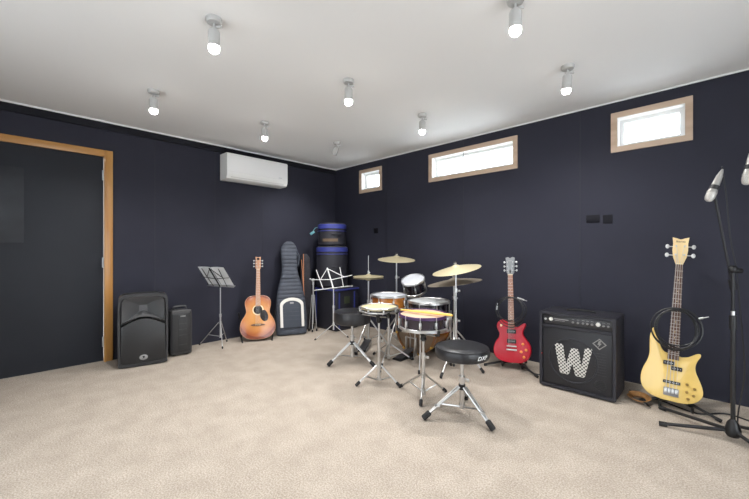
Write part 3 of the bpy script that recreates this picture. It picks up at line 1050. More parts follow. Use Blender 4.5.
MB().slab(pk, -.094, -.06, .008).obj('front_pocket', slate_dark, t)
ao, ai = arc_out(.152, .095, .475), arc_out(.118, .095, .435)
pb = MB(); n_ = len(ao)
pb.rings([[Vector((a[0], -.088, a[1])), Vector((a[0], -.098, a[1])), Vector((b[0], -.101, b[1])), Vector((b[0], -.090, b[1]))] for a, b in zip(ao, ai)])
pb.obj('arch_piping', piping_white, t)
for z in (.19, .24, .29, .34): MB().box((0, -.095, z), (.20, .004, .006), .001).obj('pocket_seam', slate_cloth, t)
MB().box((.0, -.096, .405), (.048, .003, .022), .001).obj('logo_patch', badge_grey, t)
MB().tube(smooth3([(.10, -.05, 1.10), (.125, -.055, 1.04), (.118, -.05, .96), (.10, -.05, .90)], 5), .009, 8).obj('side_handle', slate_dark, t)

# dark soft bag and two brown canes in the gap
t = thing('soft_bag', 'narrow dark soft bag standing behind the padded gig bag', 'bag', (-4.17, 2.93, 0), (R(-4), 0, R(75)))
rg = []
for k in range(25):
    u = k / 24
    z = 1.06 * u
    hw = .10 * (1 - .35 * u) * (1 if u < .93 else math.sqrt(max(.05, 1 - ((u - .93) / .075) ** 2)))
    rg.append([Vector((math.copysign(abs(math.cos(a)) ** .7, math.cos(a)) * hw, math.copysign(abs(math.sin(a)) ** .7, math.sin(a)) * hw * .6 + .006 * math.sin(9 * u + 2 * a), z)) for a in [2 * PI * j / 20 for j in range(20)]])
MB().rings(rg).obj('bag_body', M('dusky_cloth', (.032, .029, .036), .8, bump=.3, bscale=90, var=.3, vscale=14), t)
for i, (a, b) in enumerate((((-4.045, 2.79, .01), (-4.155, 2.862, 1.06)), ((-4.015, 2.82, .01), (-4.165, 2.835, .98)))):
    o = MB().tube([Vector(a), Vector(b)], .0048, 8).obj('wooden_cane', brown_cane)
    tag(o, ['longer copper brown cane leaning right of the gig bag', 'shorter copper brown cane leaning right of the gig bag'][i], 'cane', 'brown canes by the gig bag')

# ================================================================== drum bags in the corner
t = thing('drum_bag', 'black boxy bag with blue trim on the floor, bottom of the corner stack', 'drum bag', (-3.950, 3.300, 0), 0)
bx, by, bz = .47, .44, .595
MB().box((0, 0, bz / 2), (bx, by, bz), .035, seg=4).obj('bag_body', bag_black, t)
for z in (bz - .03,):
    MB().tube([(x, y, z) for x, y in rrect(bx + .004, by + .004, .04)], .013, 8, closed=True).obj('blue_rim', bag_blue, t)
for x in (-.20, .205): MB().box((x, -by / 2 - .003, .28), (.022, .006, .50), .002).obj('blue_strap', bag_blue, t)
for y in (-.16, .12): MB().box((bx / 2 + .003, y, .28), (.006, .022, .50), .002).obj('blue_strap', bag_blue, t)
MB().box((bx / 2 + .003, -.02, .42), (.004, .10, .10), .001).obj('patch', M('olive_patch', (.045, .06, .03), .7), t)

def round_bag(label, z, r, h, brown, tagged):
    t = thing('drum_bag', label, 'drum bag', (-4.005, 3.252, z), R(35), 'round drum bags')
    MB().lathe([(.0, 0), (r - .02, 0), (r, .02), (r, h - .05), (r * .985, h - .02), (r * .9, h - .002), (.0, h)], 36).obj('bag_body', bag_black, t)
    bb = MB(); bb.lathe([(r * .99, h - .085), (r + .006, h - .08), (r + .006, h - .028), (r * .97, h - .018)], 36, cap=False); bb.obj('blue_lid_band', bag_blue, t)
    MB().torus((0, 0, h - .115), r + .001, .006, 36).obj('blue_piping', bag_blue, t)
    if brown:
        pts = [(r + .002, a) for a in [R(-115 + 8 * i) for i in range(9)]]
        MB().rings([[Vector((q * math.cos(a), q * math.sin(a), zz)) for q, zz in ((r, .06), (r + .004, .06), (r + .004, .10), (r, .10))] for _, a in pts]).obj('brown_label', bag_brown, t)
    hd = MB().tube(smooth3([((r + .004) * math.cos(R(a)), (r + .004 + .03 * (1 - abs(a + 55) / 20)) * math.sin(R(a)), h * .5) for a in (-75, -65, -55, -45, -35)], 4), .010, 8)
    hd.obj('carry_handle', bag_black, t)
    return t
round_bag('taller round black drum bag with blue lid, middle of the corner stack', .597, .222, .575, False, False)
tb = round_bag('shorter round black drum bag with blue lid and hanging tag, top of the corner stack', 1.174, .200, .325, True, True)
tg = MB()
tg.tube(smooth3([(-.19, -.06, .27), (-.225, -.085, .255), (-.25, -.10, .22)], 4), .004, 6)
tg.box((-.262, -.105, .185), (.07, .006, .035), .002, rot=(0, R(-35), R(20)))
tg.obj('luggage_tag', teal_tag, tb, label='teal luggage tag')

# ================================================================== drums
def drum(name, label, cat, loc, rot, r, h, shell_m, head_m, lugs, hoop_m=None, zl=.6, group=None, rods=True, hh=.0235):
    """drum with its bottom rim at local z = 0 and the batter head near z = h"""
    hoop_m = hoop_m or chrome
    t = thing(name, label, cat, loc, rot, group)
    MB().lathe([(r - .006, .012), (r, .014), (r, h - .014), (r - .006, h - .012)], 40).obj('shell', shell_m, t)
    MB().lathe([(r + .002, h - .016), (r + .002, h - .006), (r - .006, h - .001), (0, h - .001)], 40).obj('batter_head', head_m, t)
    for z0 in (0, h + .0055 - hh):
        MB().lathe([(r + .002, z0), (r + .011, z0 + .002), (r + .011, z0 + hh - .0035), (r + .006, z0 + hh), (r + .003, z0 + hh - .0035), (r + .002, z0)], 40, cap=False).obj('hoop', hoop_m if z0 else chrome, t)
    for i in range(lugs):
        a = 2 * PI * i / lugs + .2
        c, s = math.cos(a), math.sin(a)
        m = rz(a)
        lg = MB().box((r + .009, 0, h / 2), (.020, .018, min(.055, h * .42)), .006, mtx=m).obj('lug', chrome, t)
        if rods:
            MB().cyl((c * (r + .015), s * (r + .015), .004), (c * (r + .015), s * (r + .015), h + .004), .0032, n=6).obj('tension_rod', chrome, lg)
    return t


def basket_stand(name, label, base, feet, ztop, rad, leg_top=.17, brace=.05, rl=.0075):
    t = thing(name, label, 'drum stand', base)
    MB().cyl((0, 0, .03), (0, 0, ztop * .6), .0125, n=14).obj('lower_tube', chrome, t)
    MB().cyl((0, 0, ztop * .55), (0, 0, ztop - .06), .009, n=14).obj('upper_tube', chrome, t)
    c = MB().cyl((0, 0, ztop * .57), (0, 0, ztop * .57 + .045), .017, n=14).obj('height_clamp', chrome, t)
    MB().box((.032, 0, ztop * .57 + .02), (.036, .008, .020), .003).obj('wing_nut', chrome, c)
    MB().cyl((0, 0, leg_top - .02), (0, 0, leg_top + .02), .018, n=14).obj('leg_collar', chrome, t)
    MB().cyl((0, 0, .025), (0, 0, .055), .017, n=14).obj('brace_collar', chrome, t)
    tripod(t, base, feet, leg_top, brace, rl, chrome, .013, .04, True, .013)
    k = MB(); k.ball((0, 0, ztop - .07), .024, (1, 1, .9)); k.cyl((0, 0, ztop - .06), (0, 0, ztop - .02), .020, .028, n=14)
    k.obj('tilter', steel_dark, t)
    for i in range(3):
        a = R(100 + 120 * i)
        d = Vector((math.cos(a), math.sin(a), 0))
        ar = MB().tube(smooth3([d * .015 + Vector((0, 0, ztop - .035)), d * rad * .55 + Vector((0, 0, ztop - .025)), d * (rad + .012) + Vector((0, 0, ztop - .010)), d * (rad + .024) + Vector((0, 0, ztop + .028))], 4), .006, 8).obj('basket_arm', chrome, t)
        MB().tube([d * (rad - .01) + Vector((0, 0, ztop - .012)), d * (rad + .016) + Vector((0, 0, ztop - .008)), d * (rad + .024) + Vector((0, 0, ztop + .028))], .0105, 8).obj('rubber_grip', rubber, ar)
    return t


def cymbal(name, label, loc, tilt, r, mat, group, bell=.10, bow=.035):
    """tilt is an Euler; loc is the point on the stand"""
    t = thing(name, label, 'cymbal', loc, tilt, group)
    b = MB()
    pr = []
    for i in range(13):
        q = i / 12
        z = -bow * q ** 1.7
        if q < .22: z += .018 * math.cos(q / .22 * PI / 2)
        pr.append((max(.006, q * r), z + .004))
    low = [(a, z - .0022) for a, z in pr[::-1]]
    b.lathe(pr + low, 48, cap=False)
    b.obj('bronze_plate', mat, t)
    return t


def cymbal_stand(label, base, feet, ztop, tilt, loc_top, leg_top=.30, rl=.008, extra=.04, rot=0):
    t = thing('cymbal_stand', label, 'cymbal stand', base, rot)
    MB().cyl((0, 0, .05), (0, 0, ztop * .5), .0125, n=14).obj('lower_tube', chrome, t)
    MB().cyl((0, 0, ztop * .47), (0, 0, ztop * .78), .0095, n=14).obj('middle_tube', chrome, t)
    MB().cyl((0, 0, ztop * .76), (0, 0, ztop - .05), .0075, n=14).obj('upper_tube', chrome, t)
    for z in (ztop * .48, ztop * .77):
        c = MB().cyl((0, 0, z - .018), (0, 0, z + .018), .016, n=14).obj('height_clamp', chrome, t)
        MB().box((.028, 0, z), (.034, .008, .018), .003).obj('wing_nut', chrome, c)
    MB().cyl((0, 0, leg_top - .02), (0, 0, leg_top + .02), .018, n=14).obj('leg_collar', chrome, t)
    MB().cyl((0, 0, .06), (0, 0, .095), .018, n=14).obj('brace_collar', chrome, t)
    tripod(t, base, feet, leg_top, .08, rl, chrome, .013, .045, True, .013)
    ax = Euler(tilt).to_matrix() @ Vector((0, 0, 1))
    p = Vector((0, 0, ztop - .045))
    tp = Vector((0, 0, ztop))
    k = MB(); k.ball(p, .016); k.tube([p, tp + ax * (extra + .006)], .004, 8)
    k.tube([tp - ax * .026, tp - ax * .010], .014, 12)
    k.obj('tilter', chrome, t)
    q = MB(); q.tube([tp + ax * .0245, tp + ax * .038], .0125, 12); q.obj('felt', M('grey_felt', (.32, .31, .30), .9), t)
    q = MB(); q.tube([tp + ax * .038, tp + ax * .050], .008, 10); q.box(tp + ax * .048, (.040, .006, .014), .002); q.obj('top_wing_nut', steel_dark, t)
    return t


camback = Vector((math.sin(R(44.1)), -math.cos(R(44.1))))        # horizontal direction towards the photographer
camright = Vector((math.cos(R(44.1)), math.sin(R(44.1))))


def lean(toward, right):
    """Euler that leans an upright axis towards the photographer and to the right (degrees)"""
    ax = camback * math.sin(R(toward)) + camright * math.sin(R(right))
    v = Vector((ax.x, ax.y, math.sqrt(max(.01, 1 - ax.length_squared)))).normalized()
    return tuple(Vector((0, 0, 1)).rotation_difference(v).to_euler())


def rel(base, *pts): return [(x - base[0], y - base[1]) for x, y in pts]


# bass drum lying on its shell, batter side towards the players
axis = Vector((.10, -.995, 0)).normalized()
bdrot = Vector((0, 0, 1)).rotation_difference(axis).to_euler()
BR = .226
t = thing('bass_drum', 'amber bass drum lying on its side behind the plum snare, smoky batter head', 'bass drum', (-2.355, 3.38, BR + .017), tuple(bdrot))
L = .36
MB().lathe([(BR - .008, .01), (BR, .012), (BR, L - .012), (BR - .008, L - .01)], 48).obj('shell', amber_wood, t)
MB().lathe([(BR - .001, L - .006), (BR - .004, L - .001), (0, L - .001)], 48).obj('batter_head', tan_head, t)
MB().lathe([(BR - .001, .006), (BR - .004, .001), (0, .001)], 48).obj('resonant_head', black_shell, t)
for z in (-.012, L - .028):
    MB().lathe([(BR - .002, z), (BR + .016, z + .002), (BR + .016, z + .038), (BR - .002, z + .040), (BR - .002, z)], 48, cap=False).obj('hoop', M('brown_hoop', (.22, .09, .025), .3, coat=.3), t)
for i in range(8):
    a = 2 * PI * i / 8 + .25
    m = rz(a)
    cl = MB().box((BR + .014, 0, L - .008), (.022, .026, .048), .005, mtx=m).obj('claw', gold, t)
    MB().box((BR + .010, 0, L * .5), (.022, .022, .07), .007, mtx=m).obj('lug', chrome, t)
    MB().cyl((math.cos(a) * (BR + .018), math.sin(a) * (BR + .018), L * .5), (math.cos(a) * (BR + .018), math.sin(a) * (BR + .018), L + .01), .004, n=6).obj('tension_rod', chrome, cl)
inv = bdrot.to_matrix().inverted()
for s in (-1, 1):
    p0 = inv @ Vector((s * BR * .80, 0, -BR * .55)) ; p0.z = .10
    p1 = inv @ Vector((s * (BR + .10), .08, -BR + .0)) ; p1.z = .04
    MB().tube([p0, p1], .007, 8).obj('spur', chrome, t)

# bass drum pedal
kd = Vector((-.03, -1, 0)).normalized()
t = thing('bass_drum_pedal', 'black and chrome bass drum pedal on the carpet in front of the bass drum', 'pedal', (-2.325, 2.86, 0), R(2))
MB().box((0, 0, .008), (.11, .30, .008), .002).obj('base_plate', steel_dark, t)
MB().box((0, -.01, .046), (.085, .27, .010), .004, rot=(R(13), 0, 0)).obj('foot_board', M('grey_foot_board', (.10, .10, .11), .35, .7), t)
MB().box((0, -.135, .016), (.085, .045, .018), .004).obj('heel_plate', steel_dark, t)
for s in (-1, 1): MB().box((s * .062, .10, .10), (.014, .026, .19), .004).obj('upright', chrome, t)
MB().cyl((-.07, .10, .185), (.07, .10, .185), .007, n=10).obj('axle', chrome, t)
MB().box((0, .085, .135), (.014, .006, .10)).obj('drive_chain', dull_chrome, t)
bt = MB().tube([(0, .10, .185), (0, .03, .33)], .004, 8).obj('beater', chrome, t)
MB().cyl((0, .012, .325), (0, .055, .338), .023, n=16).obj('beater_head', M('grey_felt', (.32, .31, .30), .9), bt)

# hi-hat
HH = (-2.939, 2.931)
t = thing('hi_hat_stand', 'chrome hi-hat stand with pedal at the left of the drum kit', 'hi-hat stand', (*HH, 0))
MB().cyl((0, 0, .05), (0, 0, .52), .0125, n=14).obj('lower_tube', chrome, t)
MB().cyl((0, 0, .50), (0, 0, .758), .009, n=14).obj('upper_tube', chrome, t)
MB().cyl((0, 0, .75), (0, 0, 1.05), .0035, n=8).obj('pull_rod', chrome, t)
q = MB(); q.cyl((0, 0, .752), (0, 0, .764), .020, n=14); q.obj('seat_cup', steel_dark, t)
q = MB(); q.cyl((0, 0, .826), (0, 0, .872), .010, n=12); q.ball((.016, 0, .85), .010); q.obj('clutch', chrome, t)
c = MB().cyl((0, 0, .49), (0, 0, .53), .017, n=14).obj('height_clamp', chrome, t)
MB().box((.03, 0, .51), (.034, .008, .018), .003).obj('wing_nut', chrome, c)
tripod(t, HH, [(.06, -.25), (.235, .10), (-.20, .13)], .30, .07, .008, chrome, .013, .045, True, .013)
fd = Vector((.50, -.86, 0))
pm = rz(math.atan2(fd.y, fd.x) + PI / 2)
MB().box((0, -.15, .045), (.085, .27, .010), .004, rot=(R(10), 0, 0), mtx=pm).obj('foot_board', M('grey_foot_board', (.10, .10, .11), .35, .7), t)
MB().box((0, -.28, .014), (.085, .045, .018), .004, mtx=pm).obj('heel_plate', steel_dark, t)
for s in (-1, 1): MB().tube([pm @ Vector((s * .05, -.29, .012)), pm @ Vector((s * .045, -.02, .05))], .005, 8).obj('pedal_frame', chrome, t)
for i, (z, fl) in enumerate(((.775, True), (.815, False))):
    cymbal('hi_hat_cymbal', ['lower bronze hi-hat cymbal at the left of the drum kit', 'upper bronze hi-hat cymbal at the left of the drum kit'][i], (*HH, z),
           (PI, 0, 0) if fl else lean(1.5, -.5), .180, brass, 'hi-hat cymbals', bow=.014)

# cymbals on stands
CR = (-2.735, 3.198)
cl = lean(7, 1)
cymbal_stand('chrome cymbal stand at the back left of the drum kit, by the far wall', (*CR, 0), [(-.24, -.03), (.14, .19), (.08, -.24)], 1.03, cl, None)
cymbal('crash_cymbal', 'level bronze cymbal high at the back left of the drum kit', (*CR, 1.03), cl, .222, brass, 'cymbals on stands')
UC = (-1.752, 2.898)
cl = lean(4, -12.5)
cymbal_stand('chrome cymbal stand at the right of the drum kit, behind the front stool', (*UC, 0), rel(UC, (-1.72, 2.60), (-1.515, 2.975), (-1.93, 3.02)), .958, cl, None)
cymbal('crash_cymbal', 'tilted bronze cymbal, upper of the two at the right of the drum kit', (*UC, .958), cl, .226, brass, 'cymbals on stands')
RC = (-1.935, 3.165)
cl = lean(-1, -8)
cymbal_stand('chrome cymbal stand behind the floor tom at the right of the drum kit', (*RC, 0), [(-.22, .08), (.18, .20), (.10, -.22)], .812, cl, None)
cymbal('ride_cymbal', 'darker bronze cymbal, lower of the two at the right of the drum kit', (*RC, .812), cl, .275, brass_dark, 'cymbals on stands')

# toms
t = drum('rack_tom', 'small black tom with white head tilted towards the players, above the bass drum', 'drum', (-2.348, 3.016, .665), lean(20, -13), .116, .15, black_shell, white_head, 6)
t.location = Vector((-2.325, 3.03, .668))
m_ = MB(); m_.tube([Vector((0, 0, .0)), Vector((0, .045, -.05)), Vector((0, .06, -.13))], .009, 8); m_.obj('mount_post', chrome, t)
FT = (-1.99, 2.80)
t = drum('floor_tom', 'black floor tom with silvery head, behind the snare drum with sticks', 'drum', (*FT, .355), 0, .192, .275, black_shell, silver_head, 8)
for i in range(3):
    a = R(-75 + 120 * i)
    c, s = math.cos(a), math.sin(a)
    lg = MB().tube(smooth3([(c * .215, s * .215, .18), (c * .215, s * .215, -.12), (c * .235, s * .235, -.32), (c * .245, s * .245, -.342)], 4), .006, 8).obj('leg', chrome, t)
    MB().cyl((c * .245, s * .245, -.355), (c * .243, s * .243, -.32), .011, n=10).obj('rubber_foot', rubber, lg)
    MB().box((c * .207, s * .207, .12), (.03, .03, .06), .006, rot=(0, 0, a)).obj('leg_bracket', chrome, t)

# amber snare by the hi-hat
SA = (-2.37, 2.650)
drum('snare_drum', 'amber wooden snare drum with bluish white head, between hi-hat and cream drum', 'drum', (*SA, .528), 0, .172, .140, amber_wood, white_head, 8)
basket_stand('drum_stand', 'chrome stand under the amber snare drum', (*SA, 0), [(.10, -.22), (.16, .18), (-.25, .04)], .518, .172)
# cream shallow drum in front
S1 = (-2.040, 2.159)
drum('practice_drum', 'shallow drum with cream head on a chrome tripod, in front of the amber snare', 'drum', (*S1, .602), 0, .150, .041, steel_dark, cream_head, 8, rods=True, hh=.013)
basket_stand('drum_stand', 'chrome tripod stand under the cream drum', (*S1, 0), rel(S1, (-2.115, 1.968), (-1.845, 2.20), (-2.20, 2.34)), .592, .150, .15, .03)
# plum snare with drumsticks
S2 = (-1.592, 2.172)
drum('snare_drum', 'dark plum snare drum with warm pinkish head, two yellow drumsticks lying on it', 'drum', (*S2, .528), lean(1.5, 0), .172, .108, plum_shell, pink_head, 10, plum_hoop)
basket_stand('drum_stand', 'chrome tripod stand under the plum snare drum', (*S2, 0), rel(S2, (-1.843, 2.197), (-1.526, 2.375), (-1.515, 2.035)), .518, .172, .17, .05)
def stick(label, a, b):
    a, b = Vector(a), Vector(b)
    o = MB().tube([a.lerp(b, u) for u in (0, .01, .03, .05, .07, .3, .7, .985, 1)], [.002, .0048, .0055, .0045, .0042, .0066, .0078, .0078, .006], 10).obj('drumstick', hickory)
    tag(o, label, 'drumstick', 'drumsticks on the plum snare')
def cam_pt(right, depth, z):
    p = camright * right - camback * depth
    return (p.x, p.y, z)
stick('yellow drumstick across the plum snare drum, farther of the pair', cam_pt(.203, 2.745, .6545), cam_pt(.545, 2.515, .6535))
stick('yellow drumstick across the plum snare drum, nearer of the pair', cam_pt(.200, 2.728, .6545), cam_pt(.550, 2.495, .6530))

# ================================================================== drum stools
def stool(label, loc, rot, feet, ztop, rad, th, logo):
    t = thing('drum_stool', label, 'drum stool', loc, rot, 'round black drum stools')
    z0 = ztop - th
    pr = [(0, z0), (rad - .018, z0), (rad - .006, z0 + .006), (rad, z0 + .022), (rad, ztop - .030), (rad - .008, ztop - .012), (rad - .028, ztop - .002), (rad * .6, ztop), (0, ztop + .001)]
    st = MB().lathe(pr, 56).obj('seat', vinyl, t)
    MB().torus((0, 0, ztop - .014), rad - .008, .004, 56, 6).obj('seat_piping', vinyl, st)
    MB().cyl((0, 0, z0 - .012), (0, 0, z0), .07, n=20).obj('seat_plate', steel_dark, t)
    MB().cyl((0, 0, .20), (0, 0, z0 - .01), .0115, n=14).obj('seat_post', chrome, t)
    MB().cyl((0, 0, .075), (0, 0, .26), .0155, n=14).obj('lower_tube', chrome, t)
    c = MB().cyl((0, 0, .235), (0, 0, .275), .021, n=14).obj('height_clamp', chrome, t)
    MB().box((.034, 0, .255), (.038, .009, .020), .003).obj('wing_nut', chrome, c)
    MB().cyl((0, 0, .185), (0, 0, .22), .022, n=14).obj('leg_collar', steel_dark, t)
    MB().cyl((0, 0, .06), (0, 0, .085), .020, n=14).obj('brace_collar', chrome, t)
    feet = [unrot(f, rot) for f in feet]
    tripod(t, loc, feet, .205, .072, .0085, chrome, .019, .055, True, .018, True)
    if logo:
        a = logo
        tx = text('seat_logo', 'DXP', .034, print_white, t, ((rad + .0004) * math.cos(a), (rad + .0004) * math.sin(a), z0 + .036), (R(90), 0, a + R(90)), label='small white lettering', sx=1.25, shear=.3)
        for v in tx.data.vertices:                     # wrap the lettering round the seat
            v.co.z -= rad - math.sqrt(max(0, rad ** 2 - (v.co.x * 1.25) ** 2))
    return t


T1 = (-2.585, 2.352)
stool('round black drum stool at the left of the drum kit, farther from the viewer', (*T1, 0), 0, rel(T1, (-2.665, 2.115), (-2.335, 2.405), (-2.74, 2.55)), .523, .182, .125, None)
T2 = (-1.226, 2.105)
stool('round black drum stool with white lettering, nearest the viewer in front of the kit', (*T2, 0), 0, rel(T2, (-1.38, 1.885), (-.988, 2.063), (-1.34, 2.36)), .482, .178, .082, R(-15))

# ================================================================== bass amplifier
AW, AD, AH = .530, .335, .615
t = thing('bass_amplifier', 'black bass amplifier with large silver W on its grille', 'amplifier', (-.792, 3.216, 0), R(0.3))
yf = -AD / 2
CP0, CP1 = .512, .592             # control panel opening
o_ = rrect(AW, AH - .012, .012, AH / 2 + .006, 0, 4)
bx_ = MB()
bx_.slab(o_, yf + .03, AD / 2, .006)
cab = bx_.obj('cabinet', tolex, t)
i1 = rrect(AW - .044, AH - .056, .008, AH / 2 + .006, 0, 4)
MB().frame(o_, i1, yf, yf + .034).obj('front_rim', tolex, cab)
MB().box((0, yf + .016, CP0 - .012), (AW - .046, .034, .022), .003).obj('front_rail', tolex, cab)
MB().box((0, yf + .026, (CP0 + .588) / 2), (AW - .048, .012, .588 - CP0), .001).obj('control_panel', M('panel_black', (.028, .027, .030), .35), t)
cp = t.children[-1] if False else None
for x in (-.222,): MB().cyl((x, yf + .021, .552), (x, yf + .012, .552), .009, n=14).obj('input_jack', dull_chrome, t)
for x in (-.180, .150): MB().lathe([(.015, 0), (.015, .010), (.012, .018), (.001, .0185)], 18, tr(x, yf + .021, .556) @ rx(R(90))).obj('control_knob', M('pale_knob', (.70, .68, .64), .35), t, label='large pale control knob')
for i, x in enumerate((-.02, .015, .05, .08, .11, .185, .215)): MB().lathe([(.008, 0), (.008, .010), (.006, .014), (.001, .0145)], 14, tr(x, yf + .021, .550) @ rx(R(90))).obj('control_knob', M('grey_knob', (.22, .21, .21), .4), t)
for i, (x, w_) in enumerate(((-.105, .105),)):
    MB().box((x, yf + .0195, .560), (w_, .001, .006)).obj('printed_script', print_grey, t)
    MB().box((x - .01, yf + .0195, .548), (w_ * .7, .001, .003)).obj('printed_script', print_grey, t)
for i, x in enumerate((-.02, .015, .05, .08, .11, .15, .185, .215)): MB().box((x, yf + .0195, .572), (.018, .001, .003)).obj('printed_script', print_grey, t)
MB().cyl((-.245, yf + .001, .27), (-.245, yf - .003, .27), .004, n=10).obj('indicator_light', led_red, t)
gr = MB().slab(rrect(AW - .050, CP0 - .055, .006, (CP0 - .020 + .033) / 2, 0, 3), yf + .012, yf + .026, .003).obj('speaker_grille', perforated('amp_grille', (.024, .024, .029), (.008, .008, .010), .010), t)
gz = .272
MB().torus((0, 0, 0), .168, .006, 56, 8, tr(-.022, yf + .011, gz - .022) @ rx(R(90))).obj('speaker_ring', tolex, gr, label='raised ring around the speaker')
Wp = [(-.148, .110), (-.072, .110), (-.052, -.028), (-.020, .075), (.038, .075), (.052, -.028), (.082, .110), (.150, .110), (.088, -.118), (.078, -.130), (.022, -.130), (.012, -.118), (-.006, -.062),
      (-.024, -.118), (-.034, -.130), (-.092, -.130), (-.102, -.118)]
Wp = [(-.140, .100), (-.142, .112), (-.136, .118), (-.080, .118), (-.074, .110), (-.054, -.040), (-.048, -.040), (-.012, .090), (-.004, .098), (.040, .098), (.048, .090), (.064, -.040), (.070, -.040), (.096, .110), (.104, .118),
      (.146, .118), (.150, .110), (.148, .100), (.096, -.112), (.086, -.124), (.030, -.124), (.022, -.114), (.004, -.030), (-.002, -.030), (-.026, -.114), (-.034, -.124), (-.092, -.124), (-.100, -.112)]
wq = [(x * .90, z * .95) for x, z in Wp]
WB = MB()
vs = [[WB.bm.verts.new((x, y, z)) for x, z in wq] for y in (-.005, 0)]
bmesh.ops.contextual_create  # outline is concave: fill both faces and bridge the rim
f0 = WB.bm.faces.new(vs[0]); f1 = WB.bm.faces.new(vs[1][::-1])
for i in range(len(wq)):
    j = (i + 1) % len(wq)
    WB.bm.faces.new((vs[0][i], vs[0][j], vs[1][j], vs[1][i]))
bmesh.ops.triangulate(WB.bm, faces=[f0, f1])
wo = WB.obj('letter_badge', w_metal, gr, label='large perforated silver letter W')
wo.location = (-.022, yf + .011, gz - .016)
em = MB()
dm = [(.044 * math.cos(PI / 2 * i + .0) * 1.05, .044 * math.sin(PI / 2 * i) * .95) for i in range(4)]
dm2 = [(x * .80, z * .80) for x, z in dm]
em.frame(dm, dm2, -.004, .002)
em.slab([(-.004, .024), (.010, .024), (.002, .006), (.014, .006), (-.010, -.026), (-.002, -.004), (-.013, -.004)], -.004, .002)
eo = em.obj('diamond_emblem', M('emblem_grey', (.27, .26, .25), .4, .5), gr, label='grey diamond emblem')
eo.location = (.160, yf + .010, .412)
pv = MB(); pv.torus((0, 0, 0), .036, .004, 32, 8, tr(.165, yf + .010, .105) @ rx(R(90)))
for k in range(-2, 3): pv.box((.165, yf + .010, .105 + k * .012), (2 * math.sqrt(.034 ** 2 - (k * .012) ** 2), .003, .003))
pv.obj('horn_vent', black_plastic, gr)
for i in range(9): MB().box((.165 , yf + .0105, .18 + i * .020), (.075, .002, .003)).obj('grille_bar', black_plastic, gr)
for sx in (-1, 1):
    for sy in (-1, 1):
        MB().cyl((sx * .22, sy * .12, 0), (sx * .22, sy * .12, .0135), .018, n=14).obj('rubber_foot', rubber, t)
hdl = MB().tube(smooth3([(-.10, 0, AH - .004), (-.09, 0, AH + .008), (0, 0, AH + .012), (.09, 0, AH + .008), (.10, 0, AH - .004)], 4), .007, 8)
hdl.obj('carry_handle', rubber, cab)

# brown strap on the carpet between amplifier and bass
t = thing('guitar_strap', 'crumpled brown leather strap on the carpet between amplifier and yellow bass', 'strap', (-.425, 3.222, 0), R(-40))
t.scale = (.80, .80, .80)
def ribbon(pts, wd, th):
    b = MB()
    P_ = smooth3(pts, 6)
    rg = []
    for i, p in enumerate(P_):
        d_ = (P_[min(i + 1, len(P_) - 1)] - P_[max(i - 1, 0)]).normalized()
        u = Vector((0, 0, 1)) if abs(d_.z) < .8 else Vector((0, 1, 0))
        s_ = (u * .55 + d_.cross(u) * .85); s_ = (s_ - d_ * s_.dot(d_)).normalized()
        n2 = d_.cross(s_)
        rg.append([p + s_ * wd / 2 + n2 * th, p - s_ * wd / 2 + n2 * th, p - s_ * wd / 2 - n2 * th, p + s_ * wd / 2 - n2 * th])
    return b.rings(rg)
ribbon([(-.09, .03, .022), (-.05, -.035, .026), (.02, -.045, .024), (.08, -.02, .028), (.09, .03, .045), (.03, .05, .06), (-.04, .035, .058), (-.06, -.01, .05), (0, -.03, .055), (.06, 0, .062)], .045, .002).obj('webbing', strap_brown, t)
ribbon([(.07, .0, .03), (.12, -.02, .024), (.155, -.03, .022)], .04, .003).obj('leather_end', rubber, t)


# ================================================================== microphones on boom stands
def mic(label, head, tail, group):
    """handheld microphone lying along head -> tail"""
    hv, tv = Vector(head), Vector(tail)
    L_ = (tv - hv).length
    m = tr(*hv) @ Vector((0, 0, 1)).rotation_difference((tv - hv).normalized()).to_matrix().to_4x4()
    t = thing('microphone', label, 'microphone', (0, 0, 0), 0, group)
    t.matrix_world = m
    MB().lathe([(.001, 0), (.011, .002), (.018, .009), (.0225, .024), (.0235, .044), (.0225, .054)], 24).obj('grille_head', mic_mesh, t)
    MB().lathe([(.0225, .052), (.0242, .054), (.0242, .060), (.0225, .063)], 24).obj('collar_ring', mic_silver, t)
    MB().lathe([(.0225, .061), (.0205, .085), (.0165, L_ * .86), (.0155, L_ * .92), (.015, L_)], 24).obj('handle', mic_silver, t)
    MB().box((0, .0185, .105), (.009, .006, .022), .002).obj('switch', rubber, t)
    MB().lathe([(.013, L_), (.010, L_ + .02), (.006, L_ + .035), (.004, L_ + .04)], 14).obj('cable_plug', mic_silver, t)
    return t, m


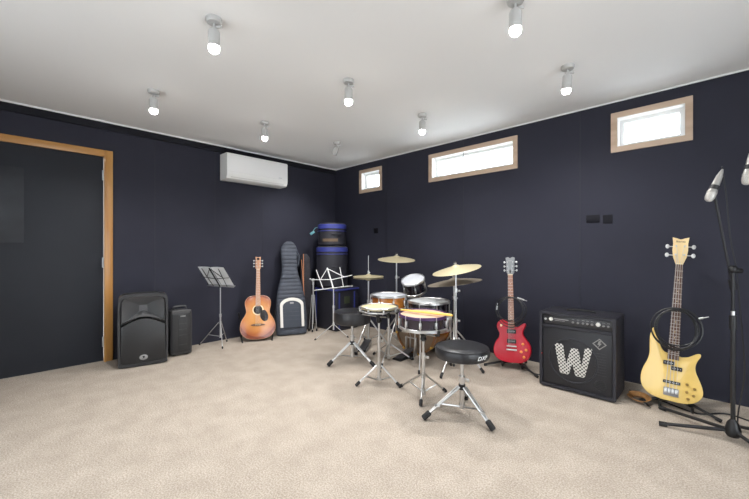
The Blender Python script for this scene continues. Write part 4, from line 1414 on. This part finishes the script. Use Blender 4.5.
def boom_stand(label, base, zclutch, tip, back, feet, cable_pts, micl):
    t = thing('microphone_stand', label, 'microphone stand', (*base, 0), 0, 'black boom stands')
    MB().cyl((0, 0, .05), (0, 0, .72), .011, n=14).obj('lower_pole', steel_dark, t)
    MB().cyl((0, 0, .70), (0, 0, zclutch), .0085, n=14).obj('upper_pole', steel_dark, t)
    MB().cyl((0, 0, .655), (0, 0, .735), .017, n=14).obj('height_clutch', steel_dark, t)
    MB().cyl((0, 0, .735), (0, 0, .760), .0095, n=14).obj('chrome_sleeve', chrome, t)
    hub = MB(); hub.lathe([(.012, .13), (.026, .11), (.036, .07), (.036, .045), (.026, .03), (.012, .028)], 20); hub.obj('leg_hub', steel_dark, t)
    for fx, fy in feet:
        d_ = Vector((fx, fy, 0)).normalized()
        lg = MB().tube([d_ * .03 + Vector((0, 0, .060)), Vector((fx, fy, .016))], .0105, 10).obj('leg', steel_dark, t)
        MB().tube([Vector((fx, fy, .0175)) - d_ * .035, Vector((fx, fy, .0155)) + d_ * .005], .0145, 10).obj('rubber_foot', rubber, lg)
    k = MB(); k.ball((0, 0, zclutch + .004), .022, (1, 1, 1)); k.cyl((.0, 0, zclutch), (camright.x * .045, camright.y * .045, zclutch - .004), .016, n=12); k.obj('boom_clutch', steel_dark, t)
    T_ = Vector(tip) - Vector((*base, 0)); B_ = Vector(back) - Vector((*base, 0))
    bm_ = MB().tube([B_, T_], .007, 10).obj('boom_arm', steel_dark, t)
    MB().tube([B_, B_ + (T_ - B_).normalized() * -.06], .016, 12).obj('counterweight', steel_dark, bm_)
    cb = MB().tube(smooth3([Vector(p) - Vector((*base, 0)) for p in cable_pts], 6), .0036, 6).obj('microphone_cable', cable_black, t)
    return t


# nearer-left microphone: head down-left, cable end up
def cpt(right, z, base, back=0.0):
    p = Vector(base) + camright * right - camback * back
    return (p.x, p.y, z)
B1 = (.0645, 2.931)
h1 = cpt(-0.1457, 1.3973, B1); t1 = cpt(-0.0771, 1.5479, B1)
mic('silver microphone on the left boom stand, pointing down to the left', h1, t1, 'silver microphones')
c1 = cpt(-0.0987, 1.4961, B1, -.0)
s1 = boom_stand('black boom stand with tripod legs right of the yellow bass', B1, .999, cpt(-0.0827, 1.4773, B1, .034), cpt(0.0094, 0.9409, B1, .018),
           [tuple(Vector((-.262, 2.872)) - Vector(B1)), (-.350, .235), (.20, -.22)],
           [cpt(-0.0620, 1.5949, B1, .0), cpt(-0.0423, 1.5902, B1, .02), cpt(-0.0235, 1.4302, B1, .015), cpt(0.0038, 1.1950, B1, .02), cpt(0.0226, 0.9786, B1, .0), cpt(0.0470, 0.7000, B1, .0), cpt(0.0677, 0.4000, B1, 0), cpt(0.0470, 0.1000, B1, .02), cpt(0.0752, 0.0120, B1, -.02), cpt(0.1880, 0.0120, B1, -.05)], None)
cl_ = MB()
u1 = (Vector(t1) - Vector(h1)).normalized()
q0 = Vector(h1).lerp(Vector(t1), .52)
cl_.tube([q0 - u1 * .013 - Vector((*B1, 0)), q0 + u1 * .013 - Vector((*B1, 0))], .0222, 14)
cl_.tube([q0 - Vector((*B1, 0)), Vector(cpt(-0.0827, 1.4773, B1, .034)) - Vector((*B1, 0))], .009, 10)
cl_.obj('microphone_clip', steel_dark, s1)

B2 = (.240, 3.035)
h2 = cpt(-.009, 1.479, B1, -.08); t2 = cpt(.028, 1.655, B1, -.08)
mic('silver microphone cut by the right edge of the photo, higher of the two', h2, t2, 'silver microphones')
s2 = boom_stand('black boom stand at the right edge of the photo', B2, 1.05, cpt(0.0545, 1.5902, B1, -.040), cpt(0.2162, 0.9409, B1, .01),
           [(.08, -.25), (.22, .13), (-.19, .12)],
           [cpt(0.0620, 1.7172, B1, -.08), cpt(0.1316, 1.6655, B1, -.05), cpt(0.1598, 1.3832, B1, -.03), cpt(0.1880, 0.8000, B1, -.02), cpt(0.2350, 0.0120, B1, -.06), cpt(0.3760, 0.0120, B1, -.1)], None)
u2 = (Vector(t2) - Vector(h2)).normalized()
q0 = Vector(h2).lerp(Vector(t2), .55)
O2 = Vector((*B2, 0))
cl_ = MB(); cl_.tube([q0 - u2 * .013 - O2, q0 + u2 * .013 - O2], .0222, 14)
cl_.tube([q0 - O2, Vector(cpt(0.0545, 1.5902, B1, -.040)) - O2], .009, 10)
cl_.obj('microphone_clip', steel_dark, s2)

# lead on the carpet from the amplifier
o = MB().tube(smooth3([(-.50, 3.42, .006), (-.40, 3.30, .006), (-.30, 3.34, .006), (-.10, 3.25, .006), (.05, 3.38, .006), (.25, 3.30, .006), (.45, 3.4, .006)], 8), .005, 6).obj('power_lead', cable_black)
tag(o, 'black lead lying on the carpet behind the legs of the bass stand', 'cable')
o = MB().tube(smooth3([(-1.05, 3.35, .006), (-1.15, 3.28, .006), (-1.24, 3.33, .006), (-1.33, 3.46, .006), (-1.45, 3.55, .006)], 8), .005, 6).obj('power_lead', cable_black)
tag(o, 'black lead lying on the carpet between red guitar stand and amplifier', 'cable')
